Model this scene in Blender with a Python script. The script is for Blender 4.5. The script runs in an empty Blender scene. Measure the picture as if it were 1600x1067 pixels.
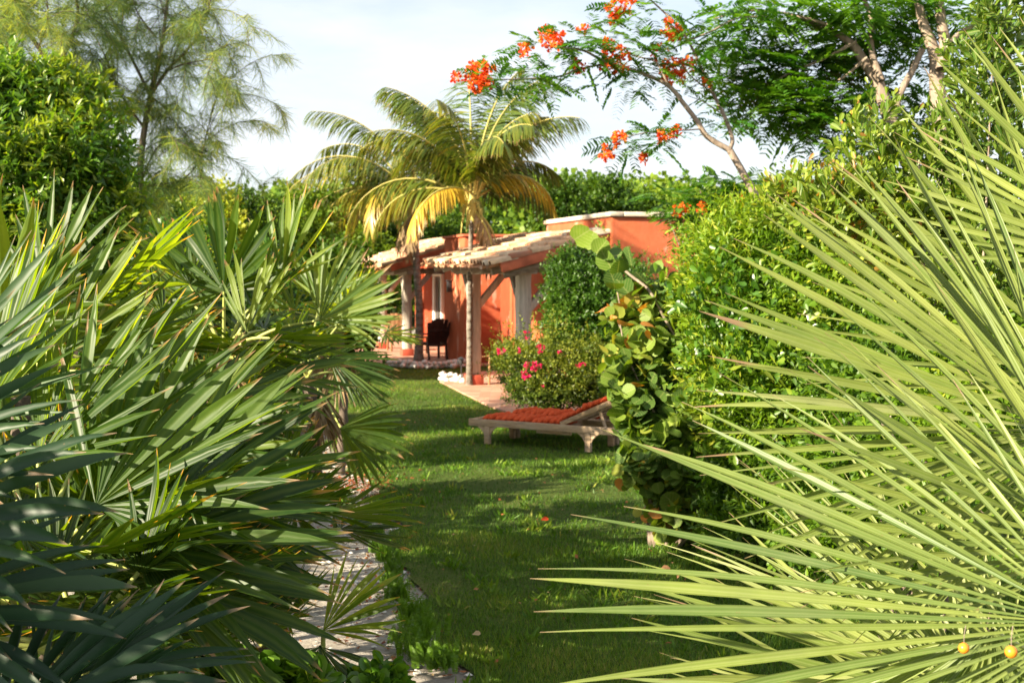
import bpy, math, random
import numpy as np
from mathutils import Vector, Matrix

SC = bpy.context.scene
COL = SC.collection
R = math.radians
# ------------------------------------------------------------------ camera
CAM = np.array([0.0, 0.0, 2.1]); FPX = 2000.0; PITCH = math.atan(101.5/FPX)
cd = bpy.data.cameras.new("camera"); cam = bpy.data.objects.new("camera", cd); COL.objects.link(cam)
cam.location = CAM; cam.rotation_euler = (R(90)-PITCH, 0, 0)
cd.sensor_width = 36; cd.lens = 45; cd.clip_start = 0.05; cd.clip_end = 2000
cd.dof.use_dof = True; cd.dof.focus_distance = 4.2; cd.dof.aperture_fstop = 7.1
SC.camera = cam
# ------------------------------------------------------------------ light
SUN_AZ = R(32); SUN_EL = R(24.5)        # azimuth: from -X turned towards -Y
tow = np.array([-math.cos(SUN_AZ)*math.cos(SUN_EL), -math.sin(SUN_AZ)*math.cos(SUN_EL), math.sin(SUN_EL)])
sd = bpy.data.lights.new("sun", 'SUN'); sun = bpy.data.objects.new("sun", sd); COL.objects.link(sun)
sd.energy = 5.0; sd.angle = R(0.6); sd.color = (1.0, 0.87, 0.65)
sun.rotation_euler = Vector(tow).to_track_quat('Z', 'Y').to_euler()
W = bpy.data.worlds.new("World"); SC.world = W; W.use_nodes = True
nt = W.node_tree; nt.nodes.clear()
def wn(t): return nt.nodes.new(t)
out = wn('ShaderNodeOutputWorld'); bg = wn('ShaderNodeBackground'); sky = wn('ShaderNodeTexSky')
sky.sky_type = 'NISHITA'; sky.sun_disc = False; sky.sun_elevation = R(24)
sky.sun_rotation = math.atan2(tow[0], tow[1]); sky.air_density = 1.0; sky.dust_density = 0.6; sky.ozone_density = 1.2
tc = wn('ShaderNodeTexCoord'); mp = wn('ShaderNodeMapping'); mp.inputs['Scale'].default_value = (2.2, 2.2, 7.5)
mp.inputs['Location'].default_value = (0.7, 0.2, 0.15)
ns = wn('ShaderNodeTexNoise'); ns.inputs['Scale'].default_value = 1.6; ns.inputs['Detail'].default_value = 7; ns.inputs['Roughness'].default_value = 0.55
rp = wn('ShaderNodeValToRGB'); rp.color_ramp.elements[0].position = 0.33; rp.color_ramp.elements[1].position = 0.68
rp.color_ramp.elements[0].color = (0.42, 0.42, 0.42, 1)
mx = wn('ShaderNodeMix'); mx.data_type = 'RGBA'
mx.inputs[7].default_value = (6.1, 6.25, 6.6, 1)
bg.inputs['Strength'].default_value = 0.052
L = nt.links.new
L(tc.outputs['Generated'], mp.inputs[0]); L(mp.outputs[0], ns.inputs[0]); L(ns.outputs[0], rp.inputs[0])
L(rp.outputs[0], mx.inputs[0]); L(sky.outputs[0], mx.inputs[6]); L(mx.outputs[2], bg.inputs[0]); L(bg.outputs[0], out.inputs[0])
SC.view_settings.view_transform = 'Standard'; SC.view_settings.look = 'None'
SC.view_settings.exposure = 1.85; SC.view_settings.gamma = 1.0

# ------------------------------------------------------------------ helpers
F_ = np.array([0, math.cos(PITCH), -math.sin(PITCH)]); U_ = np.array([0, math.sin(PITCH), math.cos(PITCH)]); R_ = np.array([1.0, 0, 0])
def Wp(px, py, d):
    "point at ground distance d that the photograph shows at (px, py) of 1600x1067"
    v = F_ + R_*((px-800)/FPX) + U_*(-(py-533.5)/FPX)
    return CAM + v*(d/v[1])
def nrmz(a):
    a = np.asarray(a, float); n = np.linalg.norm(a, axis=-1, keepdims=True); return a/np.maximum(n, 1e-9)
class Geo:
    def __init__(s): s.V = []; s.F = {3: [], 4: []}; s.M = {3: [], 4: []}; s.A = []; s.n = 0
    def add(s, V, F, A=None, mi=0):
        V = np.asarray(V, float).reshape(-1, 3); F = np.asarray(F, int)
        if A is None: A = np.zeros((len(V), 4))
        s.V.append(V); s.A.append(np.asarray(A, float)); k = F.shape[1]
        s.F[k].append(F + s.n); s.M[k].append(np.full(len(F), mi)); s.n += len(V)
    def build(s, name, mats, parent=None, origin=(0, 0, 0), smooth=False, bevel=0):
        if not isinstance(mats, (list, tuple)): mats = [mats]
        me = bpy.data.meshes.new(name)
        V = np.concatenate(s.V) if s.V else np.zeros((0, 3)); V = V - np.asarray(origin, float)
        fs = []; ms = []; tot = []
        for k in (3, 4):
            if s.F[k]:
                f = np.concatenate(s.F[k]); fs.append(f.ravel()); tot.append(np.full(len(f), k)); ms.append(np.concatenate(s.M[k]))
        li = np.concatenate(fs); tot = np.concatenate(tot); ms = np.concatenate(ms)
        me.vertices.add(len(V)); me.vertices.foreach_set('co', V.ravel().astype(np.float32))
        me.loops.add(len(li)); me.loops.foreach_set('vertex_index', li.astype(np.int32))
        me.polygons.add(len(tot)); st = np.concatenate([[0], np.cumsum(tot)[:-1]])
        me.polygons.foreach_set('loop_start', st.astype(np.int32))
        me.polygons.foreach_set('loop_total', tot.astype(np.int32))
        me.polygons.foreach_set('material_index', ms.astype(np.int32))
        if smooth: me.polygons.foreach_set('use_smooth', np.ones(len(tot), bool))
        at = me.attributes.new('leaf', 'FLOAT_COLOR', 'POINT')
        at.data.foreach_set('color', np.concatenate(s.A).ravel().astype(np.float32))
        me.update(calc_edges=True); me.validate()
        for m in mats: me.materials.append(m)
        o = bpy.data.objects.new(name, me); COL.objects.link(o)
        if parent is not None: o.parent = parent
        else: o.location = origin
        if bevel:
            b = o.modifiers.new('bevel', 'BEVEL'); b.width = bevel; b.segments = 2; b.limit_method = 'ANGLE'
        return o
def tag(o, label=None, cat=None, group=None, kind=None):
    if label: o['label'] = label
    if cat: o['category'] = cat
    if group: o['group'] = group
    if kind: o['kind'] = kind
    return o
def empty(name, loc, label=None, cat=None, group=None):
    e = bpy.data.objects.new(name, None); COL.objects.link(e); e.location = loc; e.empty_display_size = 0.1
    return tag(e, label, cat, group)
def scatter(g, T, O, D, N, S, tint, mi=0, rnd=None):
    tv, tf, tuv = T; n = len(O); k = len(tv)
    y = nrmz(D); x = nrmz(np.cross(y, N)); z = np.cross(x, y)
    S = np.broadcast_to(np.asarray(S, float), (n,))
    V = O[:, None] + S[:, None, None]*(tv[None, :, 0, None]*x[:, None] + tv[None, :, 1, None]*y[:, None] + tv[None, :, 2, None]*z[:, None])
    A = np.zeros((n, k, 4)); A[..., 0] = np.asarray(tint).reshape(-1, 1); A[..., 1] = tuv[None, :, 0]; A[..., 2] = tuv[None, :, 1]
    A[..., 3] = (np.random.rand(n) if rnd is None else rnd).reshape(-1, 1)
    F = (tf[None] + (np.arange(n)*k)[:, None, None]).reshape(-1, tf.shape[1])
    g.add(V.reshape(-1, 3), F, A.reshape(-1, 4), mi)
def T_leaf(w, fold=.12, top=.5):
    "leaf of length 1, half width w, widest at `top`"
    v = np.array([[0, 0, 0], [w, top, fold*w*3], [0, 1, -.08], [-w, top, fold*w*3], [0, top, 0]], float)
    f = np.array([[0, 1, 4], [1, 2, 4], [2, 3, 4], [3, 0, 4]])
    return v, f, np.array([[.5, 0], [1, top], [.5, 1], [0, top], [.5, top]])
def T_oval(w=.22, top=.62):
    v = np.array([[0, 0, 0], [w*.55, top*.5, .02], [w, top, .05], [w*.75, .9, .03], [0, 1, -.02], [-w*.75, .9, .03], [-w, top, .05], [-w*.55, top*.5, .02], [0, top, -.02]], float)
    f = np.array([[0, 1, 8], [1, 2, 8], [2, 3, 8], [3, 4, 8], [4, 5, 8], [5, 6, 8], [6, 7, 8], [7, 0, 8]])
    uv = np.stack([v[:, 0]/(2*w)+.5, v[:, 1]], 1)
    return v, f, uv
def T_round(n=11, cup=.14):
    a = np.linspace(-math.pi/2, 1.5*math.pi, n, endpoint=False); r = np.where(np.arange(n) == 0, .40, .5)
    v = np.stack([r*np.cos(a)*1.06, .5 + r*np.sin(a), cup*(np.cos(a)**2)], 1)
    v = np.vstack([v, [[0, .5, 0]]]); i = np.arange(n)
    f = np.stack([i, (i+1) % n, np.full(n, n)], 1)
    return v, f, np.stack([v[:, 0]+.5, v[:, 1]], 1)
T_QUAD = (np.array([[0, 0, 0], [.5, .5, 0], [0, 1, 0], [-.5, .5, 0]], float), np.array([[0, 1, 2, 3]]), np.array([[.5, 0], [1, .5], [.5, 1], [0, .5]]))
def T_strip(w):
    return (np.array([[-w*.6, 0, 0], [w*.6, 0, 0], [w, .55, .05], [0, 1, 0], [-w, .55, .05]], float), np.array([[0, 1, 2], [0, 2, 4], [4, 2, 3]]),
            np.array([[.2, 0], [.8, 0], [1, .5], [.5, 1], [0, .5]]))
def tube(g, pts, rad, sides=7, mi=0, cap=True):
    pts = np.asarray(pts, float); n = len(pts); rad = np.broadcast_to(np.asarray(rad, float), (n,))
    d = np.gradient(pts, axis=0); d = nrmz(d); ref = np.array([0, 0, 1.0]) if abs(d[0][2]) < .9 else np.array([1.0, 0, 0])
    a = np.linspace(0, 2*math.pi, sides, endpoint=False); V = []
    x = nrmz(np.cross(d[0], ref))
    for i in range(n):
        x = nrmz(x - d[i]*np.dot(x, d[i])); y = np.cross(d[i], x)
        V.append(pts[i] + rad[i]*(np.cos(a)[:, None]*x + np.sin(a)[:, None]*y))
    V = np.concatenate(V); j = np.arange(sides); F = []
    for i in range(n-1):
        F.append(np.stack([i*sides+j, i*sides+(j+1) % sides, (i+1)*sides+(j+1) % sides, (i+1)*sides+j], 1))
    A = np.zeros((len(V), 4)); A[:, 0] = .5; A[:, 2] = np.repeat(np.linspace(0, 1, n), sides)
    F = np.concatenate(F); g.add(V, F, A, mi)
    if cap:
        for r0 in (0, n-1):
            c = pts[r0]; vv = np.vstack([V[r0*sides:(r0+1)*sides], c]); g.add(vv, np.stack([j, (j+1) % sides, np.full(sides, sides)], 1), None, mi)
def smooth_poly(pts, k=6):
    "Catmull-Rom through pts"
    P = np.asarray(pts, float)
    if len(P) < 3: return np.array([P[0]+(P[-1]-P[0])*t for t in np.linspace(0, 1, k+1)])
    Q = np.vstack([2*P[0]-P[1], P, 2*P[-1]-P[-2]]); o = []
    for i in range(1, len(Q)-2):
        for t in np.linspace(0, 1, k, endpoint=False):
            a, b, c, d = Q[i-1], Q[i], Q[i+1], Q[i+2]
            o.append(.5*((2*b)+(-a+c)*t+(2*a-5*b+4*c-d)*t*t+(-a+3*b-3*c+d)*t**3))
    o.append(P[-1]); return np.array(o)
def box(g, c8, mi=0):
    "8 corners: bottom 4 ccw, top 4 ccw"
    g.add(c8, [[0, 3, 2, 1], [4, 5, 6, 7], [0, 1, 5, 4], [1, 2, 6, 5], [2, 3, 7, 6], [3, 0, 4, 7]], None, mi)
def bx(g, x0, x1, y0, y1, z0, z1, mi=0):
    box(g, [(x0, y0, z0), (x1, y0, z0), (x1, y1, z0), (x0, y1, z0), (x0, y0, z1), (x1, y0, z1), (x1, y1, z1), (x0, y1, z1)], mi)
def bar(g, a, b, w, h, up=(0, 0, 1), mi=0):
    a = np.array(a, float); b = np.array(b, float); d = nrmz(b-a); s = nrmz(np.cross(d, up)); u = np.cross(s, d)
    c = lambda p, i, j: p + s*w/2*i + u*h/2*j
    box(g, [c(a, -1, -1), c(a, 1, -1), c(b, 1, -1), c(b, -1, -1), c(a, -1, 1), c(a, 1, 1), c(b, 1, 1), c(b, -1, 1)], mi)
def snoise(P, f, seed=0, oct=3):
    "cheap smooth pseudo noise in -1..1"
    r = np.random.RandomState(seed); P = np.asarray(P, float); o = 0; a = 1; tot = 0
    for k in range(oct):
        for q in range(3):
            v = nrmz(r.randn(3))*f*(2**k); o = o + a*np.sin(P@v*2*math.pi*.5 + r.rand()*6.28 + 1.3*np.sin(P@(nrmz(r.randn(3))*f*(2**k))*2))
        tot += a*1.9; a *= .55
    return o/tot
# ------------------------------------------------------------------ materials
def mat(name): 
    m = bpy.data.materials.new(name); m.use_nodes = True; m.node_tree.nodes.clear(); return m
class N:
    def __init__(s, m): s.t = m.node_tree; s.out = s.n('ShaderNodeOutputMaterial')
    def n(s, t, **k):
        x = s.t.nodes.new(t)
        for a, b in k.items(): setattr(x, a, b)
        return x
    def l(s, a, b): s.t.links.new(a, b)
    def noise(s, scale, detail=4, vec=None, rough=.55, sc3=None):
        x = s.n('ShaderNodeTexNoise'); x.inputs['Scale'].default_value = scale; x.inputs['Detail'].default_value = detail; x.inputs['Roughness'].default_value = rough
        c = s.n('ShaderNodeTexCoord').outputs['Object'] if vec is None else vec
        if sc3: mpp = s.n('ShaderNodeMapping'); mpp.inputs['Scale'].default_value = sc3; s.l(c, mpp.inputs[0]); c = mpp.outputs[0]
        s.l(c, x.inputs[0]); return x.outputs[0]
    def ramp(s, fac, stops):
        x = s.n('ShaderNodeValToRGB'); e = x.color_ramp.elements
        while len(e) < len(stops): e.new(.5)
        for i, (p, c) in enumerate(stops): e[i].position = p; e[i].color = (*c, 1) if len(c) == 3 else c
        s.l(fac, x.inputs[0]); return x.outputs[0]
    def mix(s, f, a, b, mode='MIX'):
        x = s.n('ShaderNodeMix', data_type='RGBA', blend_type=mode)
        for sock, v in ((x.inputs[0], f), (x.inputs[6], a), (x.inputs[7], b)):
            if isinstance(v, (int, float)): sock.default_value = v
            elif isinstance(v, tuple): sock.default_value = (*v, 1)
            else: s.l(v, sock)
        return x.outputs[2]
    def math(s, op, a, b=0.0, c=None):
        x = s.n('ShaderNodeMath', operation=op)
        for i, v in enumerate((a, b, c)):
            if v is None: continue
            if isinstance(v, (int, float)): x.inputs[i].default_value = v
            else: s.l(v, x.inputs[i])
        return x.outputs[0]
    def bump(s, h, st=.3, dist=.02):
        x = s.n('ShaderNodeBump'); x.inputs['Strength'].default_value = st; x.inputs['Distance'].default_value = dist; s.l(h, x.inputs['Height']); return x.outputs[0]
    def pbr(s, col, rough=.7, spec=.3, nrm=None):
        x = s.n('ShaderNodeBsdfPrincipled')
        if isinstance(col, tuple): x.inputs['Base Color'].default_value = (*col, 1)
        else: s.l(col, x.inputs['Base Color'])
        if isinstance(rough, (int, float)): x.inputs['Roughness'].default_value = rough
        else: s.l(rough, x.inputs['Roughness'])
        x.inputs['Specular IOR Level'].default_value = spec
        if nrm is not None: s.l(nrm, x.inputs['Normal'])
        return x.outputs[0]
    def done(s, sh): s.l(sh, s.out.inputs[0])
def leafmat(name, stops, trans=.4, rough=.45, spec=.4, tcol=(1.5, 1.6, .5), rib=None, tip=None, stripes=0):
    m = mat(name); k = N(m)
    at = k.n('ShaderNodeAttribute', attribute_name='leaf'); sp = k.n('ShaderNodeSeparateColor'); k.l(at.outputs['Color'], sp.inputs[0])
    col = k.ramp(sp.outputs[0], stops); u, v = sp.outputs[1], sp.outputs[2]; nrm = None
    # u, v run across and along each leaf
    if rib:
        c = k.math('ABSOLUTE', k.math('SUBTRACT', u, .5))
        if rib[0] == 'mid': f = k.math('LESS_THAN', c, .05)
        else:
            vv = k.math('ABSOLUTE', k.math('SUBTRACT', k.math('FRACT', k.math('SUBTRACT', k.math('MULTIPLY', v, 6.0), k.math('MULTIPLY', c, 5.0))), .5))
            f = k.math('MAXIMUM', k.math('LESS_THAN', c, .025), k.math('LESS_THAN', vv, .07))
        col = k.mix(k.math('MULTIPLY', f, .6), col, rib[1])
    if stripes:
        w = k.math('SINE', k.math('MULTIPLY', u, 6.283*stripes)); col = k.mix(k.math('MULTIPLY_ADD', w, .09, .09), col, tuple(x*1.2 for x in stops[-1][1]))
        nrm = k.bump(w, .25, .002)
    nz = k.noise(9, 3); col = k.mix(.35, col, k.ramp(nz, [(.3, (.55, .6, .5)), (.7, (1.25, 1.2, 1.1))]), 'MULTIPLY')
    if stripes or name.startswith('blue'):
        sp2 = k.noise(60, 3, rough=.6); col = k.mix(k.ramp(sp2, [(.70, (0, 0, 0)), (.76, (.7, .7, .7))]), col, (.20, .13, .06))
        big = k.noise(3.0, 3); col = k.mix(k.ramp(big, [(.52, (0, 0, 0)), (.75, (.35, .35, .35))]), col, tuple(x*.6+.02 for x in stops[-1][1]))
    if tip: # withered brown tip of its own, at v near 1
        e = k.math('ADD', v, k.math('MULTIPLY', k.math('MAXIMUM', k.math('SUBTRACT', at.outputs['Alpha'], .80), 0.0), .55))
        col = k.mix(k.ramp(e, [(tip[1]-.03, (0, 0, 0)), (tip[1]+.02, (1, 1, 1))]), col, tip[0])
    a = k.pbr(col, rough, spec, nrm)
    t = k.n('ShaderNodeBsdfTranslucent'); k.l(k.mix(1.0, col, tcol, 'MULTIPLY'), t.inputs[0])
    x = k.n('ShaderNodeMixShader'); x.inputs[0].default_value = trans; k.l(a, x.inputs[1]); k.l(t.outputs[0], x.inputs[2])
    k.done(x.outputs[0]); return m
def barkmat(name, c1, c2, sc=(6, 6, 1.5), ring=0):
    m = mat(name); k = N(m); n = k.noise(4, 6, sc3=sc); col = k.ramp(n, [(.3, c1), (.7, c2)])
    h = n
    if ring:
        tcn = k.n('ShaderNodeTexCoord'); s3 = k.n('ShaderNodeSeparateXYZ'); k.l(tcn.outputs['Object'], s3.inputs[0])
        w = k.math('SINE', k.math('MULTIPLY_ADD', s3.outputs[2], ring, k.math('MULTIPLY', n, 5.0)))
        col = k.mix(k.ramp(w, [(.0, (0, 0, 0)), (.25, (.55, .55, .55)), (.6, (0, 0, 0))]), col, tuple(x*.35 for x in c1)); h = w
    k.done(k.pbr(col, .85, .2, k.bump(h, .6, .02))); return m
def stucco(name, base, pale, dark):
    m = mat(name); k = N(m); n1 = k.noise(.9, 6); n2 = k.noise(5, 6, rough=.65); n3 = k.noise(2.1, 8, rough=.7, sc3=(1, 1, .45))
    col = k.mix(k.ramp(n1, [(.35, (0, 0, 0)), (.7, (.8, .8, .8))]), base, dark)
    col = k.mix(k.ramp(n2, [(.4, (0, 0, 0)), (.9, (.5, .5, .5))]), col, pale)
    col = k.mix(k.ramp(n3, [(.585, (0, 0, 0)), (.64, (.6, .6, .6))]), col, (.58, .36, .27))
    k.done(k.pbr(col, .9, .15, k.bump(k.noise(22, 6), .5, .01))); return m
def plain(name, c, rough=.6, var=.25, sc=6, spec=.3, bump=.1, sc3=None):
    m = mat(name); k = N(m); n = k.noise(sc, 6, sc3=sc3)
    col = k.ramp(n, [(.3, tuple(x*(1-var) for x in c)), (.7, tuple(min(1, x*(1+var)) for x in c))])
    k.done(k.pbr(col, rough, spec, k.bump(n, bump, .01))); return m
def woodmat(name, c1, c2, sc3):
    m = mat(name); k = N(m); n = k.noise(3, 8, sc3=sc3, rough=.65); n2 = k.noise(1.7, 4)
    col = k.ramp(n, [(.28, tuple(x*.35 for x in c1)), (.42, c1), (.72, c2)])
    col = k.mix(k.ramp(n2, [(.4, (0, 0, 0)), (.75, (.5, .5, .5))]), col, (.42, .40, .37))
    k.done(k.pbr(col, .8, .2, k.bump(n, .8, .012))); return m
M = {}
M['palmR'] = leafmat('silver green palm leaf', [(0, (.075, .135, .028)), (.5, (.145, .20, .034)), (.85, (.225, .27, .06)), (1, (.34, .37, .17))], .32, .42, .45, (1.25, 1.35, .5), tip=((.26, .17, .10), .985), stripes=3)
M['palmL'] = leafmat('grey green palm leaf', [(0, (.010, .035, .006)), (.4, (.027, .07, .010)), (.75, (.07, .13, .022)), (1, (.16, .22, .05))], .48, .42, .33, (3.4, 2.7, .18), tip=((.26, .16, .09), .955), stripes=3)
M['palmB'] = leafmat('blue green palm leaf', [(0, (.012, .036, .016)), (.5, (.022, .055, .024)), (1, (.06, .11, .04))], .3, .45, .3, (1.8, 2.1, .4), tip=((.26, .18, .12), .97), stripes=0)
M['dry'] = leafmat('withered frond', [(0, (.16, .10, .05)), (.6, (.30, .21, .12)), (1, (.42, .33, .22))], .2, .8, .1, (1, .9, .6))
M['coco'] = leafmat('coconut leaflet', [(0, (.035, .075, .018)), (.45, (.10, .15, .022)), (.75, (.24, .24, .03)), (1, (.52, .36, .04))], .38, .35, .5, (1.5, 1.4, .5), tip=((.35, .24, .10), .96))
M['rachis'] = plain('frond stalk', (.42, .36, .10), .5, .2, 8)
M['broad'] = leafmat('broad tree leaf', [(0, (.035, .09, .012)), (.5, (.06, .15, .015)), (.85, (.12, .22, .02)), (1, (.24, .30, .03))], .4, .35, .5, (1.6, 1.6, .4))
M['hedge'] = leafmat('fresh hedge leaf', [(0, (.045, .11, .008)), (.5, (.125, .23, .012)), (.85, (.23, .33, .02)), (1, (.36, .38, .04))], .42, .45, .35, (1.4, 1.4, .4))
M['button'] = leafmat('leathery leaf', [(0, (.03, .08, .010)), (.45, (.075, .155, .014)), (.82, (.18, .27, .022)), (.985, (.33, .36, .035)), (1, (.42, .20, .05))], .38, .38, .45, (1.4, 1.3, .4), rib=('mid', (.35, .34, .12)))
M['grape'] = leafmat('round sea grape leaf', [(0, (.035, .08, .025)), (.5, (.075, .15, .025)), (.82, (.17, .25, .03)), (.94, (.35, .33, .05)), (1, (.50, .19, .05))], .36, .5, .2, (1.6, 1.6, .4), rib=('side', (.30, .33, .12)))
M['glossy'] = leafmat('small glossy leaf', [(0, (.03, .08, .010)), (.6, (.065, .14, .015)), (1, (.14, .22, .03))], .35, .38, .35, (1.5, 1.6, .4))
M['boug'] = leafmat('bougainvillea leaf', [(0, (.045, .08, .012)), (.6, (.10, .15, .02)), (1, (.24, .26, .03))], .38, .4, .4, (1.5, 1.5, .4))
M['bract'] = leafmat('magenta bract', [(0, (.48, .006, .06)), (1, (.80, .02, .16))], .35, .5, .2, (1.2, 1, 1.1))
M['flame'] = leafmat('flame petal', [(0, (.75, .05, .02)), (.5, (.85, .13, .02)), (1, (.9, .30, .04))], .35, .5, .2, (1.2, 1.1, .9))
M['feather'] = leafmat('feathery leaflet', [(0, (.022, .08, .015)), (.5, (.05, .155, .02)), (1, (.13, .26, .025))], .4, .45, .3, (1.5, 1.6, .4))
M['needle'] = leafmat('casuarina needle', [(0, (.08, .15, .09)), (.5, (.17, .24, .07)), (1, (.40, .38, .06))], .55, .6, .2, (1.6, 1.6, .7))
M['wood'] = leafmat('woodland leaf', [(0, (.022, .06, .006)), (.5, (.075, .15, .010)), (1, (.20, .28, .02))], .35, .5, .25, (1.4, 1.4, .4))
M['grass'] = leafmat('grass blade', [(0, (.03, .085, .008)), (.5, (.09, .19, .015)), (.85, (.19, .27, .022)), (1, (.30, .27, .07))], .35, .5, .25, (1.2, 1.25, .5))
M['fern'] = leafmat('fern frond', [(0, (.06, .14, .012)), (1, (.15, .27, .02))], .4, .45, .3, (1.5, 1.5, .4), rib=('side', (.08, .16, .02)))
M['litter'] = leafmat('fallen leaf', [(0, (.20, .05, .025)), (.6, (.36, .14, .06)), (1, (.45, .32, .18))], .1, .8, .1, (1, 1, 1))
M['bark'] = barkmat('grey bark', (.16, .12, .09), (.34, .27, .21))
M['barkd'] = barkmat('dark bark', (.07, .055, .045), (.17, .13, .10))
M['trunk'] = barkmat('coconut trunk', (.11, .095, .075), (.24, .21, .175), (3, 3, 2), ring=38)
M['stalkR'] = plain('palm stalk', (.33, .36, .10), .45, .15, 8)
M['red'] = stucco('terracotta stucco', (.43, .105, .045), (.48, .17, .09), (.32, .075, .036))
M['redd'] = stucco('deep red and recess shade stucco', (.33, .06, .025), (.38, .09, .04), (.24, .042, .02))  # darker stucco: veranda shade put into the recess wall colour, plain red on the shutter
M['coping'] = plain('weathered coping', (.58, .50, .40), .9, .3, 5, bump=.4)
M['plinth'] = plain('red plinth', (.42, .08, .045), .8, .2, 8)
M['fascia'] = plain('terracotta fascia', (.45, .12, .06), .85, .3, 5, bump=.4)
M['post'] = woodmat('weathered post', (.42, .36, .29), (.68, .60, .50), (9, 9, .8))
M['beam'] = woodmat('weathered beam', (.22, .17, .12), (.42, .35, .27), (2, 2, 12))
M['teak'] = woodmat('worn teak', (.34, .20, .09), (.56, .36, .19), (2.5, 14, 14))
M['cush'] = plain('orange canvas', (.52, .075, .022), .85, .18, 14, .1, .3)
M['chairw'] = plain('warm wood', (.32, .17, .08), .5, .3, 9)
M['chaird'] = plain('dark wood', (.045, .022, .018), .5, .3, 9)
M['white'] = plain('white paint', (.75, .73, .70), .5, .06, 5)
M['glass'] = plain('dark pane', (.03, .03, .035), .08, .1, 3, .6)
M['iron'] = plain('black iron', (.03, .03, .032), .45, .2, 8)
M['stone'] = plain('white coral stone', (.60, .57, .52), .9, .3, 9, bump=.6)
M['fruit'] = plain('orange fruit', (.72, .22, .015), .35, .15, 12, .5)
def tilemat():
    m = mat('clay tile'); k = N(m); at = k.n('ShaderNodeAttribute', attribute_name='leaf'); sp = k.n('ShaderNodeSeparateColor'); k.l(at.outputs['Color'], sp.inputs[0])
    col = k.ramp(sp.outputs[0], [(0, (.32, .11, .06)), (.35, (.46, .23, .13)), (.7, (.55, .37, .23)), (1, (.64, .52, .38))])
    n = k.noise(7, 7, rough=.7); col = k.mix(k.ramp(n, [(.45, (0, 0, 0)), (.7, (.8, .8, .8))]), col, (.24, .15, .10))
    k.done(k.pbr(col, .9, .15, k.bump(n, .4, .01))); return m
M['tile'] = tilemat()
def brickmat():
    m = mat('patio brick'); k = N(m); tcn = k.n('ShaderNodeTexCoord'); b = k.n('ShaderNodeTexBrick'); k.l(tcn.outputs['Object'], b.inputs[0])
    b.inputs['Scale'].default_value = 3.2; b.inputs['Color1'].default_value = (.46, .22, .15, 1); b.inputs['Color2'].default_value = (.56, .33, .24, 1); b.inputs['Mortar'].default_value = (.30, .24, .20, 1)
    b.inputs['Mortar Size'].default_value = .012; b.offset = 0; b.inputs['Brick Width'].default_value = .6; b.inputs['Row Height'].default_value = .6
    n = k.noise(3, 6); col = k.mix(.5, b.outputs[0], k.ramp(n, [(.3, (.7, .68, .65)), (.7, (1.25, 1.2, 1.15))]), 'MULTIPLY')
    k.done(k.pbr(col, .85, .2, k.bump(n, .3, .01))); return m
M['brick'] = brickmat()
def sandmat():
    m = mat('coral sand'); k = N(m); n1 = k.noise(1.3, 6); n2 = k.noise(16, 8, rough=.75); n3 = k.noise(5, 5)
    col = k.ramp(n1, [(.3, (.36, .32, .27)), (.7, (.56, .52, .47))])
    col = k.mix(k.ramp(n2, [(.35, (.7, .7, .7)), (.55, (0, 0, 0))]), col, (.24, .20, .16))
    h = k.math('ADD', n2, k.math('MULTIPLY', n3, 1.5))
    k.done(k.pbr(col, .95, .1, k.bump(h, 1.0, .05))); return m
M['sand'] = sandmat()
def soilmat():
    m = mat('lawn ground'); k = N(m); n1 = k.noise(.8, 6); n2 = k.noise(30, 6, rough=.7)
    col = k.ramp(n1, [(.3, (.045, .075, .015)), (.6, (.085, .115, .025)), (.8, (.17, .15, .06))]); col = k.mix(.6, col, k.ramp(n2, [(.3, (.4, .4, .4)), (.7, (1.5, 1.5, 1.3))]), 'MULTIPLY')
    k.done(k.pbr(col, .95, .1, k.bump(n2, 1, .03))); return m
M['soil'] = soilmat()
M['hill'] = plain('hill scrub ground', (.06, .075, .025), .95, .4, .3)

# ------------------------------------------------------------------ setting
def grid(x0, x1, y0, y1, nx, ny, zf):
    X, Y = np.meshgrid(np.linspace(x0, x1, nx), np.linspace(y0, y1, ny)); Z = zf(X, Y)
    V = np.stack([X, Y, Z], -1).reshape(-1, 3); i, j = np.meshgrid(np.arange(nx-1), np.arange(ny-1)); a = (j*nx+i).ravel()
    return V, np.stack([a, a+1, a+1+nx, a+nx], 1)
g = Geo(); V, F = grid(-900, 900, -300, 1500, 3, 3, lambda x, y: 0*x); g.add(V, F); tag(g.build('ground', M['sand']), kind='structure')
def hillz(x, y):
    s = np.clip((y-45)/45, 0, 1); s = s*s*(3-2*s)
    return s*(4.6 + 1.2*np.sin(x*.045+1.9) + .7*np.sin(x*.11+.4) + .02*x*0) - .3
g = Geo(); V, F = grid(-140, 140, 46, 240, 90, 60, hillz); g.add(V, F); tag(g.build('hill', M['hill'], smooth=True), kind='structure')
# lawn: an irregular sheet, its left edge follows the sandy path
LY = np.array([-2, 3, 5, 6.6, 7.4, 9, 11.4, 12.8, 16.3, 20, 26, 33, 46]); LX = np.array([.3, .0, -.15, -.33, -.41, -.81, -1.14, -1.47, -2.36, -3.0, -4.6, -9, -20])
def lawn_left(y): return np.interp(y, LY, LX) + .09*np.sin(y*3.1) + .06*np.sin(y*7.7+1)
ys = np.linspace(-2, 46, 180); g = Geo(); xr = 9.0
V = []; nx = 12
for y in ys:
    xl = lawn_left(y); V += [(x, y, .02+.006*math.sin(x*2.1+y)) for x in np.linspace(xl, xr, nx)]
F = [[j*nx+i, j*nx+i+1, (j+1)*nx+i+1, (j+1)*nx+i] for j in range(len(ys)-1) for i in range(nx-1)]
g.add(V, F); tag(g.build('lawn', M['soil'], smooth=True), kind='structure')
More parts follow.
